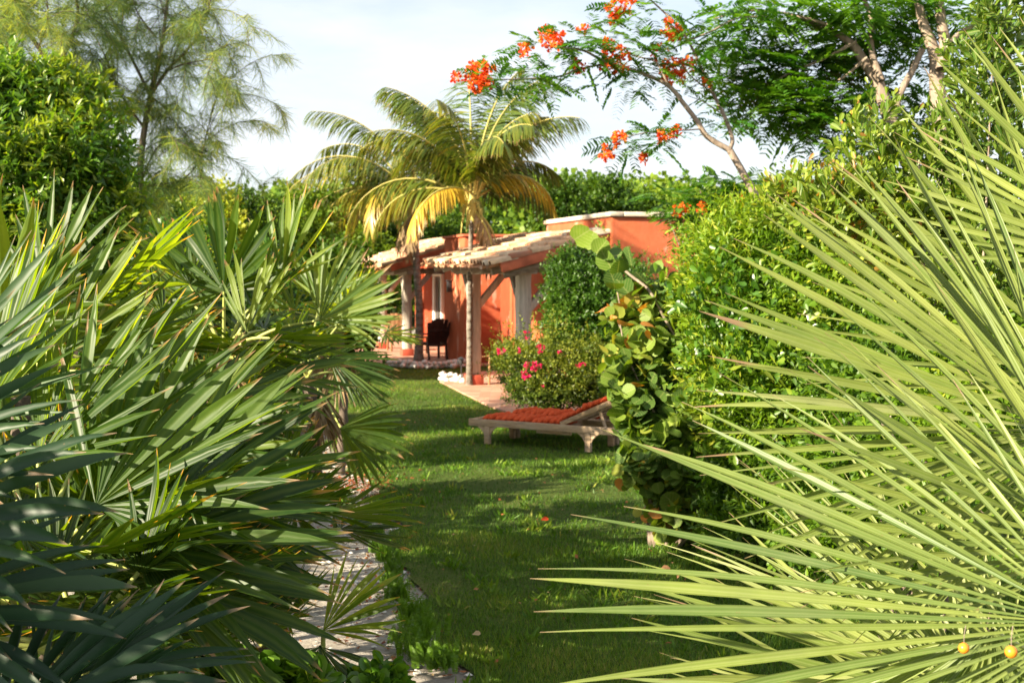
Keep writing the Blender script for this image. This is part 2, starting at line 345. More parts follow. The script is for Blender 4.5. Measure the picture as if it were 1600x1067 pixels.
# grass blades
rs = np.random.RandomState(4); n = 620000
t = rs.rand(n); y = 5.4*np.power(34/5.4, t**1.15); hw = y*.42+.3
x = -hw + 2*hw*rs.rand(n); edge = lawn_left(y); ok = (x > edge-.03*rs.rand(n)) & (x < 3.6) & (rs.rand(n) < np.clip(1.3-abs(x)*.02, 0, 1))
x, y = x[ok], y[ok]; n = len(x); P3 = np.stack([x, y, 0*x], 1)
patch = snoise(P3, .55, 3); fine = snoise(P3, 2.3, 9); keep = rs.rand(n) < np.clip(.90+.6*fine+.45*patch, .22, 1); x, y, P3, patch, fine = x[keep], y[keep], P3[keep], patch[keep], fine[keep]; n = len(x)
h = (.022+.026*rs.rand(n))*(1+.35*fine); w = .0016+y*.00019; az = rs.rand(n)*6.28; lean = .2+.75*rs.rand(n)
dx = np.cos(az); dy = np.sin(az); b0 = P3+[0, 0, .015]; tip = b0+np.stack([dx*h*lean, dy*h*lean, h], 1); s = np.stack([-dy*w, dx*w, 0*w], 1)
V = np.stack([b0-s, b0+s, tip], 1).reshape(-1, 3)
A = np.zeros((n, 3, 4)); A[..., 0] = np.clip(.44+.30*patch+.18*fine+.2*rs.randn(n), 0, 1)[:, None]; A[..., 1] = .5; A[:, 2, 2] = 1; A[..., 3] = rs.rand(n)[:, None]
g = Geo(); g.add(V, np.arange(n*3).reshape(-1, 3), A.reshape(-1, 4)); tag(g.build('grass', M['grass']), 'short green grass of the lawn between the palms and the hedge', 'grass', kind='stuff')
rs2 = np.random.RandomState(99); g = Geo()
for _ in range(170):
    yy_ = 6+rs2.rand()*12; xx_ = lawn_left(yy_)+.1+rs2.rand()*3.2; m_ = rs2.randint(8, 26); O = np.array([xx_, yy_, .02])+rs2.randn(m_, 3)*[.05, .05, 0]
    scatter(g, T_strip(.10), O, nrmz(rs2.randn(m_, 3)*[.6, .6, 0]+[0, 0, .7]), rs2.randn(m_, 3), .05+.05*rs2.rand(m_), np.clip(.35+.5*rs2.rand()+.1*rs2.randn(m_), 0, 1))
tag(g.build('grass_tufts', M['grass']), 'longer coarse grass tufts and weeds dotted through the lawn', 'grass', kind='stuff')
# litter
rs = np.random.RandomState(7); n = 2600; y = 5.5+rs.rand(n)**.8*14; x = lawn_left(y) - np.abs(rs.randn(n))*.55 + .05; P = np.stack([x, y, .012+0*x], 1)
m_ = rs.rand(n) < .25; P[m_, 0] = lawn_left(P[m_, 1]) + rs.rand(m_.sum())*3; P[m_, 2] = .05
D = nrmz(np.stack([rs.randn(n), rs.randn(n), .25*rs.randn(n)], 1)); Nn = np.tile([0, 0, 1.0], (n, 1))+.4*rs.randn(n, 3)
g = Geo(); k_ = ~m_ | (rs.rand(n) < .35); scatter(g, T_leaf(.28), P[k_], D[k_], Nn[k_], .02+.03*rs.rand(k_.sum()), rs.rand(k_.sum()))
tag(g.build('leaf_litter', M['litter']), 'dry red and brown leaves strewn over the sandy path and lawn edge', 'leaf litter', kind='stuff')

rs = np.random.RandomState(9); n = 900; y = 5.5+rs.rand(n)**.8*12; x = lawn_left(y)-.02-np.abs(rs.randn(n))*.5; P = np.stack([x, y, .004+0*x], 1)
T_peb = (np.array([[.5, 0, .15], [0, .5, .2], [-.5, 0, .12], [0, -.5, .18], [.05, .05, .42]]), np.array([[0, 1, 4], [1, 2, 4], [2, 3, 4], [3, 0, 4]]), np.zeros((5, 2)))
g = Geo(); scatter(g, T_peb, P, np.stack([rs.randn(n), rs.randn(n), 0*x], 1), np.tile([0, 0, 1.0], (n, 1)), .015+.05*rs.rand(n)**3, rs.rand(n))
tag(g.build('gravel', M['stone']), 'small white coral pebbles scattered on the sandy path', 'gravel', kind='stuff')
n = 500; c = np.array([-1.62, 12.6, .02]); P = c+np.stack([.28*rs.randn(n), .5*rs.randn(n), .012*rs.rand(n)], 1)
g = Geo(); scatter(g, T_leaf(.3), P, np.stack([rs.randn(n), rs.randn(n), .25*rs.randn(n)], 1), np.tile([0, 0, 1.0], (n, 1))+.4*rs.randn(n, 3), .03+.03*rs.rand(n), .35*rs.rand(n))
tag(g.build('leaf_litter', M['litter']), 'drift of fallen red leaves on the white sand at the lawn corner', 'leaf litter', kind='stuff')
# ------------------------------------------------------------------ cottages
TH = R(17); ad = np.array([-math.sin(TH), math.cos(TH)]); pd = np.array([math.cos(TH), math.sin(TH)]); A0 = np.array([.19, 21.4])
def P(a, p, z=0.0): q = A0 + a*ad + p*pd; return np.array([q[0], q[1], z])
def bxa(g, a0, a1, p0, p1, z0, z1, mi=0):
    box(g, [P(a0, p0, z0), P(a0, p1, z0), P(a1, p1, z0), P(a1, p0, z0), P(a0, p0, z1), P(a0, p1, z1), P(a1, p1, z1), P(a1, p0, z1)], mi)
def a_of(px, p):
    t = (px-800)/FPX; return (A0[0]+p*pd[0]-t*(A0[1]+p*pd[1]))/(t*ad[1]-ad[0])
def patio(pts, z, nm='patio'):
    g = Geo(); n = len(pts); V = [(x, y, z) for x, y in pts]+[(x, y, -.05) for x, y in pts]
    c = (sum(p[0] for p in pts)/n, sum(p[1] for p in pts)/n, z); i = np.arange(n)
    g.add(V, np.stack([i, i+n, (i+1) % n+n, (i+1) % n], 1)); g.add(V[:n]+[c], np.stack([i, (i+1) % n, np.full(n, n)], 1))
    tag(g.build(nm, M['brick']), kind='structure')
patio([(-1.42, 25.1), (-.72, 21.9), (-.36, 20.3), (0.0, 19.2), (.6, 18.4), (2.4, 18.9), (2.6, 24), (.6, 28.5), (-1.0, 27.4)], .05)
patio([(-3.1, 29.9), (-1.0, 29.3), (1.5, 30.6), (-1.6, 41), (-5.3, 39.5), (-4.3, 33.5)], .06)

def wall(parent, nm, a0, a1, p0, p1, z1, mt='red'):
    g = Geo(); bxa(g, a0, a1, p0, p1, 0, z1); return g.build(nm, M[mt], parent, parent.location, bevel=.03)
def roof(parent, a0, a1, pe, pw, z0n, z0f, rise, dark=0):
    "pitched tile roof: eave at p=pe (z0n near, z0f far), top at p=pw"
    E = parent.location; L_ = math.hypot(pw-pe, rise)
    def S(a, s, off=0.0):
        f = (a-a0)/(a1-a0); z = z0n+(z0f-z0n)*f + rise*s; q = P(a, pe+(pw-pe)*s, z); nr = nrmz(np.array([-pd[0]*rise, -pd[1]*rise, pw-pe])); return q+nr*off
    g = Geo(); box(g, [S(a0+.03, .10, -.05), S(a0+.03, 1, -.05), S(a1-.03, 1, -.05), S(a1-.03, .10, -.05), S(a0+.03, .10, 0), S(a0+.03, 1, 0), S(a1-.03, 1, 0), S(a1-.03, .10, 0)])
    deck = g.build('roof_deck', M['beam'], parent, E)
    g = Geo(); rr = random.Random(5); pitch = .195; nc = int((a1-a0)/pitch); nr_ = max(3, round(L_/.36))
    for c in range(nc+1):
        for r in range(nr_):
            s0 = (r-.12-(.22 if r == 0 else 0))/nr_; s1 = (r+1.12)/nr_; s1 = min(s1, 1.02); w0 = pitch*.50; w1 = pitch*.40; ac = a0+(c+.1*rr.uniform(-1, 1))*pitch
            s0 += rr.uniform(-.02, .02); tint = min(1, max(0, rr.gauss(.62-.3*dark, .24))); V = []; th = np.linspace(0, math.pi, 7); lift = .012+rr.uniform(0, .012)
            for (s, w, o2) in ((s0, w0, .03), (s1, w1, .0)):
                for tt in th: V.append(S(min(max(ac+w*math.cos(tt), a0-.08), a1+.08), s, o2+lift+w*.9*math.sin(tt)))
            for tt in th: V.append(S(ac+w0*.8*math.cos(tt), s0, .03+lift-.014+w0*.72*math.sin(tt)))   # tile thickness at the butt
            A = np.zeros((21, 4)); A[:, 0] = tint; i = np.arange(6)
            g.add(V, np.concatenate([np.stack([i, i+1, i+8, i+7], 1), np.stack([i+14, i+15, i+1, i], 1)]), A)
            if r < nr_:  # pan tile between
                ap = ac+pitch*.5; V = []
                for (s, w) in ((s0-.02, w0), (s1, w0)):
                    for tt in th: V.append(S(min(ap+w*math.cos(tt), a1+.05), s, .035-w*.5*math.sin(tt)))
                A = np.zeros((14, 4)); A[:, 0] = tint*.7; g.add(V, np.stack([i, i+7, i+8, i+1], 1), A)
    t = g.build('roof_tiles', M['tile'], parent, E, smooth=False)
    # rough mortar verge and rafter under the near rake
    g = Geo(); box(g, [S(a0-.06, .03, -.13), S(a0-.06, 1, -.13), S(a0+.02, 1, -.13), S(a0+.02, .03, -.13), S(a0-.06, .03, .045), S(a0-.06, 1, .045), S(a0+.02, 1, .045), S(a0+.02, .03, .045)])
    g.build('verge', M['fascia'], parent, E, bevel=.008)
    g = Geo(); nraf = int((a1-a0)/.62)
    for q in range(nraf+1):
        a = a0+.02+(a1-a0-.1)*q/nraf; b = a+.08; lo = -.20 if q else -.24
        box(g, [S(a, .05, lo), S(a, .99, lo), S(b, .99, lo), S(b, .05, lo), S(a, .05, -.094), S(a, .99, -.094), S(b, .99, -.094), S(b, .05, -.094)])
    g.build('rafters', M['beam'], parent, E)
def post(parent, a, p, w, ztop, side=(1, 1), br=.62):
    E = parent.location; g = Geo(); rr = random.Random(int(a*100)); zs = np.linspace(.22, ztop, 12); V = []
    for z in zs:
        k = 1+.07*rr.uniform(-1, 1)+.08*(1-z/ztop); ox = .01*rr.uniform(-1, 1)
        for (i, j) in ((-1, -.86), (-.86, -1), (.86, -1), (1, -.86), (1, .86), (.86, 1), (-.86, 1), (-1, .86)): V.append(P(a+w/2*k*i+ox, p+w/2*k*j, z))
    F = [[r*8+c, r*8+(c+1) % 8, (r+1)*8+(c+1) % 8, (r+1)*8+c] for r in range(11) for c in range(8)]; g.add(V, F)
    po = g.build('post', M['post'], parent, E, smooth=False)
    g = Geo(); bxa(g, a-w*.72, a+w*.72, p-w*.72, p+w*.72, .03, .24); g.build('plinth', M['plinth'], po, E, bevel=.012)
    for sgn in side:
        if sgn: g = Geo(); bar(g, P(a+sgn*.06, p, ztop-br), P(a+sgn*(br+.02), p, ztop+.02), w*.5, w*.55); g.build('knee_brace', M['post'], po, E, bevel=.01)
    g = Geo(); bar(g, P(a, p+.06, ztop-br), P(a, p+br, ztop+.04), w*.5, w*.55, up=(.3, 0, 1)); g.build('knee_brace', M['post'], po, E, bevel=.01)
    return po

near = empty('cottage', P(2, 3), 'near orange stucco cottage with flat parapet and tiled veranda, behind the loungers', 'cottage')
aC = -.65
wall(near, 'wall', aC, 2.75, 1.32, 6.5, 3.08)
wall(near, 'wall', 2.753, a_of(800, 1.6), 1.6, 6.4, 2.78)
wall(near, 'wall', a_of(800, 1.6)+.003, 8.65, 2.15, 6.3, 2.74, 'redd')  # recess wall under the veranda, its shade is in the darker stucco colour
g = Geo()   # coping of the parapet
for (a0, a1, p0, p1) in ((aC-.05, 2.80, 1.27, 1.52), (aC-.05, aC+.2, 1.522, 6.55), (2.55, 2.80, 1.522, 6.55)): bxa(g, a0, a1, p0, p1, 3.085, 3.165)
g.build('coping', M['coping'], near, near.location, bevel=.02)
g = Geo(); bxa(g, a_of(800, 1.6)-.10, a_of(800, 1.6)+.05, 1.56, 1.62, .1, 2.7); g.build('pilaster', M['red'], near, near.location, bevel=.02)
roof(near, -.52, 4.35, -.62, 1.30, 2.27, 2.36, .53)
for (a, p) in ((0, 0), (3.03, -.03)): post(near, a, p, .215, 2.14)
g = Geo(); bxa(g, -.45, 4.3, -.10, .10, 2.14, 2.30); bxa(g, -.12, .08, .102, 1.3, 2.16, 2.30); g.build('beam', M['beam'], near, near.location, bevel=.012)
g = Geo()   # stone ledges let into the parapet face above the tiles
for px0, px1 in ((868, 900), (912, 942)):
    a0, a1 = a_of(px1, 1.3), a_of(px0, 1.3); bxa(g, a0, a1, 1.20, 1.319, 2.86, 2.92)
g.build('ledge', M['coping'], near, near.location, bevel=.01)

far = empty('cottage', P(13, 3), 'far orange stucco cottage with tiled veranda behind the coconut palms', 'cottage')
wall(far, 'wall', 8.653, 10.6, 1.28, 6.2, 3.02, 'red')
g = Geo(); bxa(g, 8.60, 10.65, 1.23, 1.50, 3.024, 3.09); bxa(g, 8.60, 8.86, 1.502, 6.25, 3.024, 3.09); g.build('coping', M['fascia'], far, far.location, bevel=.02)
aw = 18.2
wall(far, 'wall', 10.603, aw, 2.5, 6.1, 2.95, 'red')
roof(far, 11.4, 17.4, .0, 2.45, 2.33, 2.36, .78, dark=.3)
for (a, p) in ((11.95, .62), (15.35, .66)): post(far, a, p, .21, 2.14)
g = Geo(); bxa(g, 11.45, 17.3, .52, .74, 2.14, 2.31); bxa(g, 11.83, 12.05, .742, 2.49, 2.16, 2.31); g.build('beam', M['beam'], far, far.location, bevel=.012)
# door with white frame on the far veranda wall
a0, a1 = a_of(692, 2.45), a_of(680, 2.45); a2 = a_of(662, 2.45)
g = Geo(); bxa(g, a0, a0+.14, 2.40, 2.499, .1, 2.1); bxa(g, a1, a1+.14, 2.40, 2.499, .1, 2.1); bxa(g, a0+.002, a1+.138, 2.40, 2.499, 2.102, 2.2)
d_ = g.build('door', M['white'], far, far.location, bevel=.008)
g = Geo(); bxa(g, a0+.142, a1-.002, 2.46, 2.497, .1, 2.098); g.build('pane', M['glass'], d_, far.location)
g = Geo(); bxa(g, a1+.3, a2, 2.46, 2.498, .1, 2.15); g.build('shutter', M['redd'], far, far.location, bevel=.01)
g = Geo(); bxa(g, a2+.15, a2+.55, 2.3, 2.499, .1, 2.7); g.build('pilaster', M['red'], far, far.location, bevel=.02)
g = Geo(); al = a_of(701, 1.2); bxa(g, al-.06, al+.06, 1.16, 1.27, 1.72, 1.98); bxa(g, al-.08, al+.08, 1.13, 1.275, 1.982, 2.01)
tag(g.build('wall_lantern', M['iron'], None, P(al, 1.2, 1.72), bevel=.01), 'small dark lantern fixed to the far cottage wall above the dark chair', 'wall lamp')

# ------------------------------------------------------------------ loungers
def make_lounger():
    r = empty('sun_lounger', (0, 0, 0)); Lx, w = 2.0, .64; zt = .30
    g = Geo(); bx(g, 0, Lx, -w/2, -w/2+.035, zt-.085, zt); g.build('side_rail', M['teak'], r, bevel=.004)
    g = Geo(); bx(g, 0, Lx, w/2-.035, w/2, zt-.085, zt); g.build('side_rail', M['teak'], r, bevel=.004)
    g = Geo(); bx(g, .0, .068, -w/2+.036, w/2-.036, zt-.069, zt-.003); bx(g, Lx-.05, Lx, -w/2+.036, w/2-.036, zt-.07, zt-.003)
    for i in range(13): bx(g, .07+i*.095, .135+i*.095, -w/2+.036, w/2-.036, zt-.07, zt-.048)
    g.build('slats', M['teak'], r, bevel=.003)
    for (x, y) in ((.27, -1), (.27, 1), (Lx-.33, -1), (Lx-.33, 1)):
        g = Geo(); y0 = y*(w/2-.018); bx(g, x-.035, x+.035, y0-.028, y0+.028, .0, zt-.087)
        for sg in (-1, 1):  # curved brackets
            g.add([(x+sg*.036, y0-.018, zt-.088), (x+sg*.13, y0-.018, zt-.088), (x+sg*.075, y0-.018, zt-.13), (x+sg*.036, y0-.018, zt-.20),
                   (x+sg*.036, y0+.018, zt-.088), (x+sg*.13, y0+.018, zt-.088), (x+sg*.075, y0+.018, zt-.13), (x+sg*.036, y0+.018, zt-.20)],
                  [[0, 1, 2, 3], [4, 5, 6, 7], [0, 1, 5, 4], [1, 2, 6, 5], [2, 3, 7, 6]])
        g.build('leg', M['teak'], r, bevel=.003)
    hx, an = 1.28, R(24); Lb = .78; e = lambda s, z=0: (hx+s*math.cos(an)-z*math.sin(an), zt+s*math.sin(an)+z*math.cos(an))
    g = Geo()
    for y in (-w/2+.055, w/2-.055): a = e(0); b = e(Lb); bar(g, (a[0], y, a[1]), (b[0], y, b[1]), .03, .055)
    for s in np.linspace(.08, Lb-.03, 8): a = e(s); bar(g, (a[0], -w/2+.07, a[1]), (a[0], w/2-.07, a[1]), .055, .02)
    bk = g.build('backrest', M['teak'], r, bevel=.003)
    g = Geo(); a = e(.55)
    for y in (-w/2+.09, w/2-.09): bar(g, (a[0], y, a[1]-.03), (Lx-.13, y, zt-.04), .02, .035)
    g.build('prop', M['teak'], bk, bevel=.003)
    g = Geo(); bx(g, .95, 1.42, -w/2+.04, -w/2+.075, zt-.125, zt-.088); g.build('pull_bar', M['teak'], r, bevel=.003)
    def rolls(s0, s1, n, fn, nm):
        g = Geo(); rr = random.Random(n); nu, nv = 12, 10
        for i in range(n):
            c = s0+(s1-s0)*(i+.5)/n; hw = (s1-s0)/n*.47; hh = .052+rr.uniform(-.008, .008); W2 = w/2-.075; jt = rr.uniform(-.012, .012); V = []
            for a in range(nv+1):
                y = -1+2*a/nv; k = (1-abs(y)**6*.35); end = (1-abs(y)**8)**.5 if abs(y) < 1 else 0.25
                for b in range(nu):
                    t = 2*math.pi*b/nu; x = c+jt*y+hw*math.cos(t)*k; z = hh*(1+math.sin(t)*max(end, .25)*(.9+.12*math.sin(9*y+i)))
                    q = fn(x, z); V.append((q[0], y*W2, q[1]))
            F = [[a*nu+b, a*nu+(b+1) % nu, (a+1)*nu+(b+1) % nu, (a+1)*nu+b] for a in range(nv) for b in range(nu)]
            g.add(V, F)
            for a in (0, nv):
                V2 = V[a*nu:(a+1)*nu]; cc = np.mean(V2, axis=0); g.add(V2+[tuple(cc)], [[b, (b+1) % nu, nu] for b in range(nu)])
        return g.build(nm, M['cush'], r, smooth=True)
    rolls(.14, 1.27, 13, lambda x, z: (x, zt-.045+z), 'seat_cushion')
    rolls(.02, .76, 8, lambda s, z: e(s, .012+z), 'back_cushion')
    return r
def copy_tree(o, parent=None):
    c = o.copy(); COL.objects.link(c); c.parent = parent
    for ch in list(o.children): copy_tree(ch, c)
    return c
l0 = Wp(763, 693, 16.1); ang = math.atan2(-.74, 1.24)
cx, cy = l0[0], 15.75; ex = np.array([math.cos(ang), math.sin(ang)]); ey = np.array([-ex[1], ex[0]])
lg = make_lounger(); q = np.array([cx, cy]) - ex*.27 + ey*.30; lg.location = (q[0], q[1], .035); lg.rotation_euler = (0, 0, ang)
tag(lg, 'teak sun lounger with orange roll cushion, the nearer of the two on the lawn', 'sun lounger', 'pair of sun loungers side by side')
l2 = copy_tree(lg); q2 = q + ey*.70; l2.location = (q2[0], q2[1], .035); l2.rotation_euler = (0, 0, ang+R(.8))
tag(l2, 'teak sun lounger with orange roll cushion, the farther one against the flowering bush', 'sun lounger', 'pair of sun loungers side by side')

# ------------------------------------------------------------------ chairs and small things
def make_chair(mt, loc, rz, label):
    r = empty('armchair', loc, label, 'armchair', 'chairs on the verandas'); r.rotation_euler = (0, 0, rz); m = M[mt]
    for (x, y) in ((-.27, .26), (.27, .26)): g = Geo(); bx(g, x-.025, x+.025, y-.03, y+.03, 0, .62); g.build('leg', m, r, bevel=.004)
    for x in (-.24, .24): g = Geo(); bar(g, (x, -.30, 0), (x, -.22, .42), .045, .05, up=(0, 1, 0)); g.build('leg', m, r, bevel=.004)
    g = Geo(); 
    for i in range(6): bx(g, -.24, .24, -.22+i*.08, -.15+i*.08, .40, .425)
    bx(g, -.27, .27, -.24, -.2205, .33, .40); bx(g, -.245, .245, .26, .28, .33, .40); g.build('seat', m, r, bevel=.004)
    g = Geo()
    for i in range(6):  # fan back: slats spread upwards, rounded top
        f = (i-2.5)/2.5; top = 1.02-.10*f*f; bar(g, (f*.20, -.235, .42), (f*.29, -.42, top), .108, .02, up=(0, 1, .3))
    bar(g, (-.28, -.345, .72), (.28, -.345, .72), .03, .06); g.build('backrest', m, r, bevel=.004)
    for x in (-.29, .29): g = Geo(); bx(g, x-.045, x+.045, -.33, .32, .622, .65); g.build('armrest', m, r, bevel=.006)
    return r
cA = Wp(622, 553, 35.0); make_chair('chairw', (cA[0], 35.2, .06), R(200), 'warm brown wooden armchair on the far veranda, behind the second post')
cB = Wp(676, 566, 31.4); make_chair('chaird', (cB[0], 31.6, .06), R(28), 'dark wooden armchair seen from behind beside the leaning palm trunk')
make_chair('chaird', tuple(P(2.2, .95, .05)), R(120), 'dark wooden armchair on the near veranda, half hidden by the flowering bush')
g = Geo(); tp = Wp(652, 540, 33.5); bx(g, tp[0]-.3, tp[0]+.3, 33.3, 33.8, .50, .53)
for (x, y) in ((-.26, 33.34), (.26, 33.34), (-.26, 33.76), (.26, 33.76)): bx(g, tp[0]+x-.025, tp[0]+x+.025, y-.025, y+.025, .1, .4995)
tag(g.build('side_table', M['chairw'], None, (tp[0], 33.5, .1), bevel=.005), 'low wooden table between the two armchairs on the far veranda', 'side table')
def stake(px, py, d, h, label):
    p = Wp(px, py, d); r = empty('garden_lamp', (p[0], d, .02), label, 'garden lamp')
    g = Geo(); tube(g, [(0, 0, 0), (0, 0, h*.7)], .012, 8); g.build('stem', M['iron'], r)
    g = Geo(); tube(g, [(0, 0, h*.7), (0, 0, h*.78), (0, 0, h*.92)], [.03, .045, .045], 10); tube(g, [(0, 0, h*.921), (0, 0, h*.95), (0, 0, h)], [.085, .06, .005], 12); g.build('lamp_head', M['iron'], r)
stake(721, 603, 24.9, .52, 'short black stake lamp on the lawn left of the near veranda post')
p = Wp(765, 603, 24); g = Geo(); tube(g, [(p[0], 23.6, .1), (p[0]+.01, 23.6, .62)], .02, 8); tube(g, [(p[0]-.13, 23.6, .62), (p[0]+.15, 23.6, .66)], .012, 6)
tag(g.build('plant_stake', M['chairw'], None, (p[0], 23.6, .1)), 'thin wooden stake with a short crossbar on the near patio', 'stake')
# white border stones
def stone_mesh(seed):
    rr = np.random.RandomState(seed); a = []; nu, nv = 10, 6
    for j in range(nv+1):
        for i in range(nu):
            th = math.pi*j/nv; ph = 2*math.pi*i/nu; d = np.array([math.sin(th)*math.cos(ph), math.sin(th)*math.sin(ph), math.cos(th)]); a.append(d)
    a = np.array(a); r = 1+.22*snoise(a, .9, seed)[:, None]; V = a*r*[.5, .42, .36]; V[:, 2] += .28
    F = [[j*nu+i, j*nu+(i+1) % nu, (j+1)*nu+(i+1) % nu, (j+1)*nu+i] for j in range(nv) for i in range(nu)]
    g = Geo(); g.add(V, F); return g
protos = []; rr = random.Random(3)
def put_stone(x, y, s, z, label, grp):
    k = rr.randrange(5)
    if len(protos) <= k and len(protos) < 5: o = stone_mesh(len(protos)+11).build('border_stone', M['stone'], smooth=True); protos.append(o)
    else: o = protos[k % len(protos)].copy(); COL.objects.link(o)
    o.location = (x, y, z); o.rotation_euler = (0, 0, rr.uniform(0, 6.28)); o.scale = (s, s, s*rr.uniform(.8, 1.1)); tag(o, label, 'stone', grp)
for i in range(46):
    f = i/45; px = 608+118*f; d = 29.0-.35*math.sin(f*3)+rr.uniform(-.12, .3); x = (px-800)/FPX*d
    put_stone(x, d, rr.uniform(.11, .18), 0.04 + (.08 if i % 3 == 0 else 0), 'rough white stone in the row edging the lawn before the far veranda', 'white stones edging the far patio')
for i in range(20):
    f = i/19; px = 690+36*f**1.3; d = 25.3-.5*f+rr.uniform(-.15, .15); put_stone((px-800)/FPX*d, d+.1, rr.uniform(.10, .2), .03+(.09 if i % 4 == 1 else 0), 'rough white stone heaped at the far left corner of the near patio', 'white stones at the near patio corner')

# ------------------------------------------------------------------ foliage builders
def blob(px, py, d, rx, ry, rd=None):
    c = Wp(px, py, d); k = d/FPX; return (c, np.array([rx*k, (rd if rd is not None else (rx+ry)/2)*k, ry*k]))
def shell_points(rs, blobs, n, lo=.5, lump=.25, freq=1.6, seed=0, zmin=.03):
    wts = np.array([b[1][0]*b[1][2]+b[1][1]*b[1][2]+b[1][0]*b[1][1] for b in blobs]); wts = wts/wts.sum(); cnt = (wts*n).astype(int)+1; O = []; D = []
    for (c, r), m in zip(blobs, cnt):
        u = nrmz(rs.randn(m, 3)); rad = (lo**3+(1-lo**3)*rs.rand(m)**.7)**(1/3.); l = 1+lump*snoise(u*2+c, freq, seed)+.10*rs.randn(m)
        p = c + u*r*(rad*l)[:, None]; k = p[:, 2] > zmin; O.append(p[k]); D.append(nrmz(u/r)[k])
    return np.concatenate(O), np.concatenate(D)
def foliage(name, parent, mt, blobs, ntw, T, size, per=7, twl=.18, seed=0, lo=.5, lump=.25, tint=(.45, .2), up=.35, ang=.8, spread=1.0, sizevar=.3, lightup=0.0, tuft=False):
    rs = np.random.RandomState(seed); O, D = shell_points(rs, blobs, ntw, lo, lump, 1.6, seed)
    m = len(O); dirs = nrmz(D + [0, 0, up] + .55*rs.randn(m, 3)); base = O - dirs*twl*.5
    cl = snoise(O, 1.1, seed+5); g = Geo()
    o = []; d = []; tn = []; sz = []
    for k in range(per):
        f = (k+rs.rand(m)*.6)/per; f = .6+.4*f if tuft else f
        side = nrmz(np.cross(dirs, nrmz(rs.randn(m, 3)))); p = base+dirs*(twl*f)[:, None]
        o.append(p); d.append(nrmz(dirs*(1.1-ang*.5)+side*ang*spread)); sz.append(size*(1+sizevar*(rs.rand(m)-.5)*2)*(1.0 if tuft else (1.1-.35*f)))
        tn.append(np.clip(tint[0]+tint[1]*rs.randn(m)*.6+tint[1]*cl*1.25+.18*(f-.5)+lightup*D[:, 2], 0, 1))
    o = np.concatenate(o); d = np.concatenate(d); nn = nrmz(np.tile([0, 0, 1.0], (len(o), 1))+.8*rs.randn(len(o), 3)+ .5*np.tile(D, (per, 1)))
    scatter(g, T, o, d, nn, np.concatenate(sz), np.concatenate(tn))
    return g.build(name, M[mt], parent, parent.location if parent else (0, 0, 0))
def stems(parent, mt, base, blobs, n, r0, seed=0, nm='stems', z0=0.0, reach=.85):
    rs = np.random.RandomState(seed); g = Geo(); base = np.array(base, float)
    for i in range(n):
        c, r = blobs[rs.randint(len(blobs))]; t = c + nrmz(rs.randn(3)+[0, 0, .5])*r*reach*rs.rand()**.4; b = base+[.12*rs.randn(), .12*rs.randn(), 0]
        mid = (b+t)/2+.12*rs.randn(3)*np.linalg.norm(t-b)*.4; mid[2] = max(mid[2], (b[2]+t[2])/2); k = 8; pts = smooth_poly([b, mid, t], 5); tube(g, pts, np.linspace(r0, r0*.2, len(pts)), 5, cap=False)
    return g.build(nm, M[mt], parent, parent.location, smooth=True)

# ---- wooded hill as one mass
rs = np.random.RandomState(21); g = Geo(); nb = 900
yy = 50+rs.rand(nb)**1.3*62; xx = (rs.rand(nb)*2-1)*(yy*.5+3); order = np.argsort(yy)
O = []; S = []; Tn = []; Dn = []
for x, y in zip(xx, yy):
    r = (1.0+1.3*rs.rand())*(.7+y/120); z = hillz(x, y) - (.55 if x > 2 else 0) + r*.5 + rs.rand()*.4; m = int(150*(r/1.8)**2*min(1, 75/y)); u = nrmz(rs.randn(m, 3)); u[:, 2] = np.abs(u[:, 2])*1.0-.2
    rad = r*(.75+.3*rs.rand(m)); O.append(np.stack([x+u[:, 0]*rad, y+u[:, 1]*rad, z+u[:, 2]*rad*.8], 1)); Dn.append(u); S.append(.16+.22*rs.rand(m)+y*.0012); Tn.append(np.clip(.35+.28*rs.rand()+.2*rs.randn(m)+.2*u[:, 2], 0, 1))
O = np.concatenate(O); u = np.concatenate(Dn); m = len(O)
scatter(g, T_QUAD, O, nrmz(rs.randn(m, 3)+[0, 0, .5]), nrmz(u+.7*rs.randn(m, 3)), np.concatenate(S), np.concatenate(Tn))
tag(g.build('woodland', M['wood']), 'low dense green woodland covering the hill behind the cottages', 'woodland', kind='stuff')

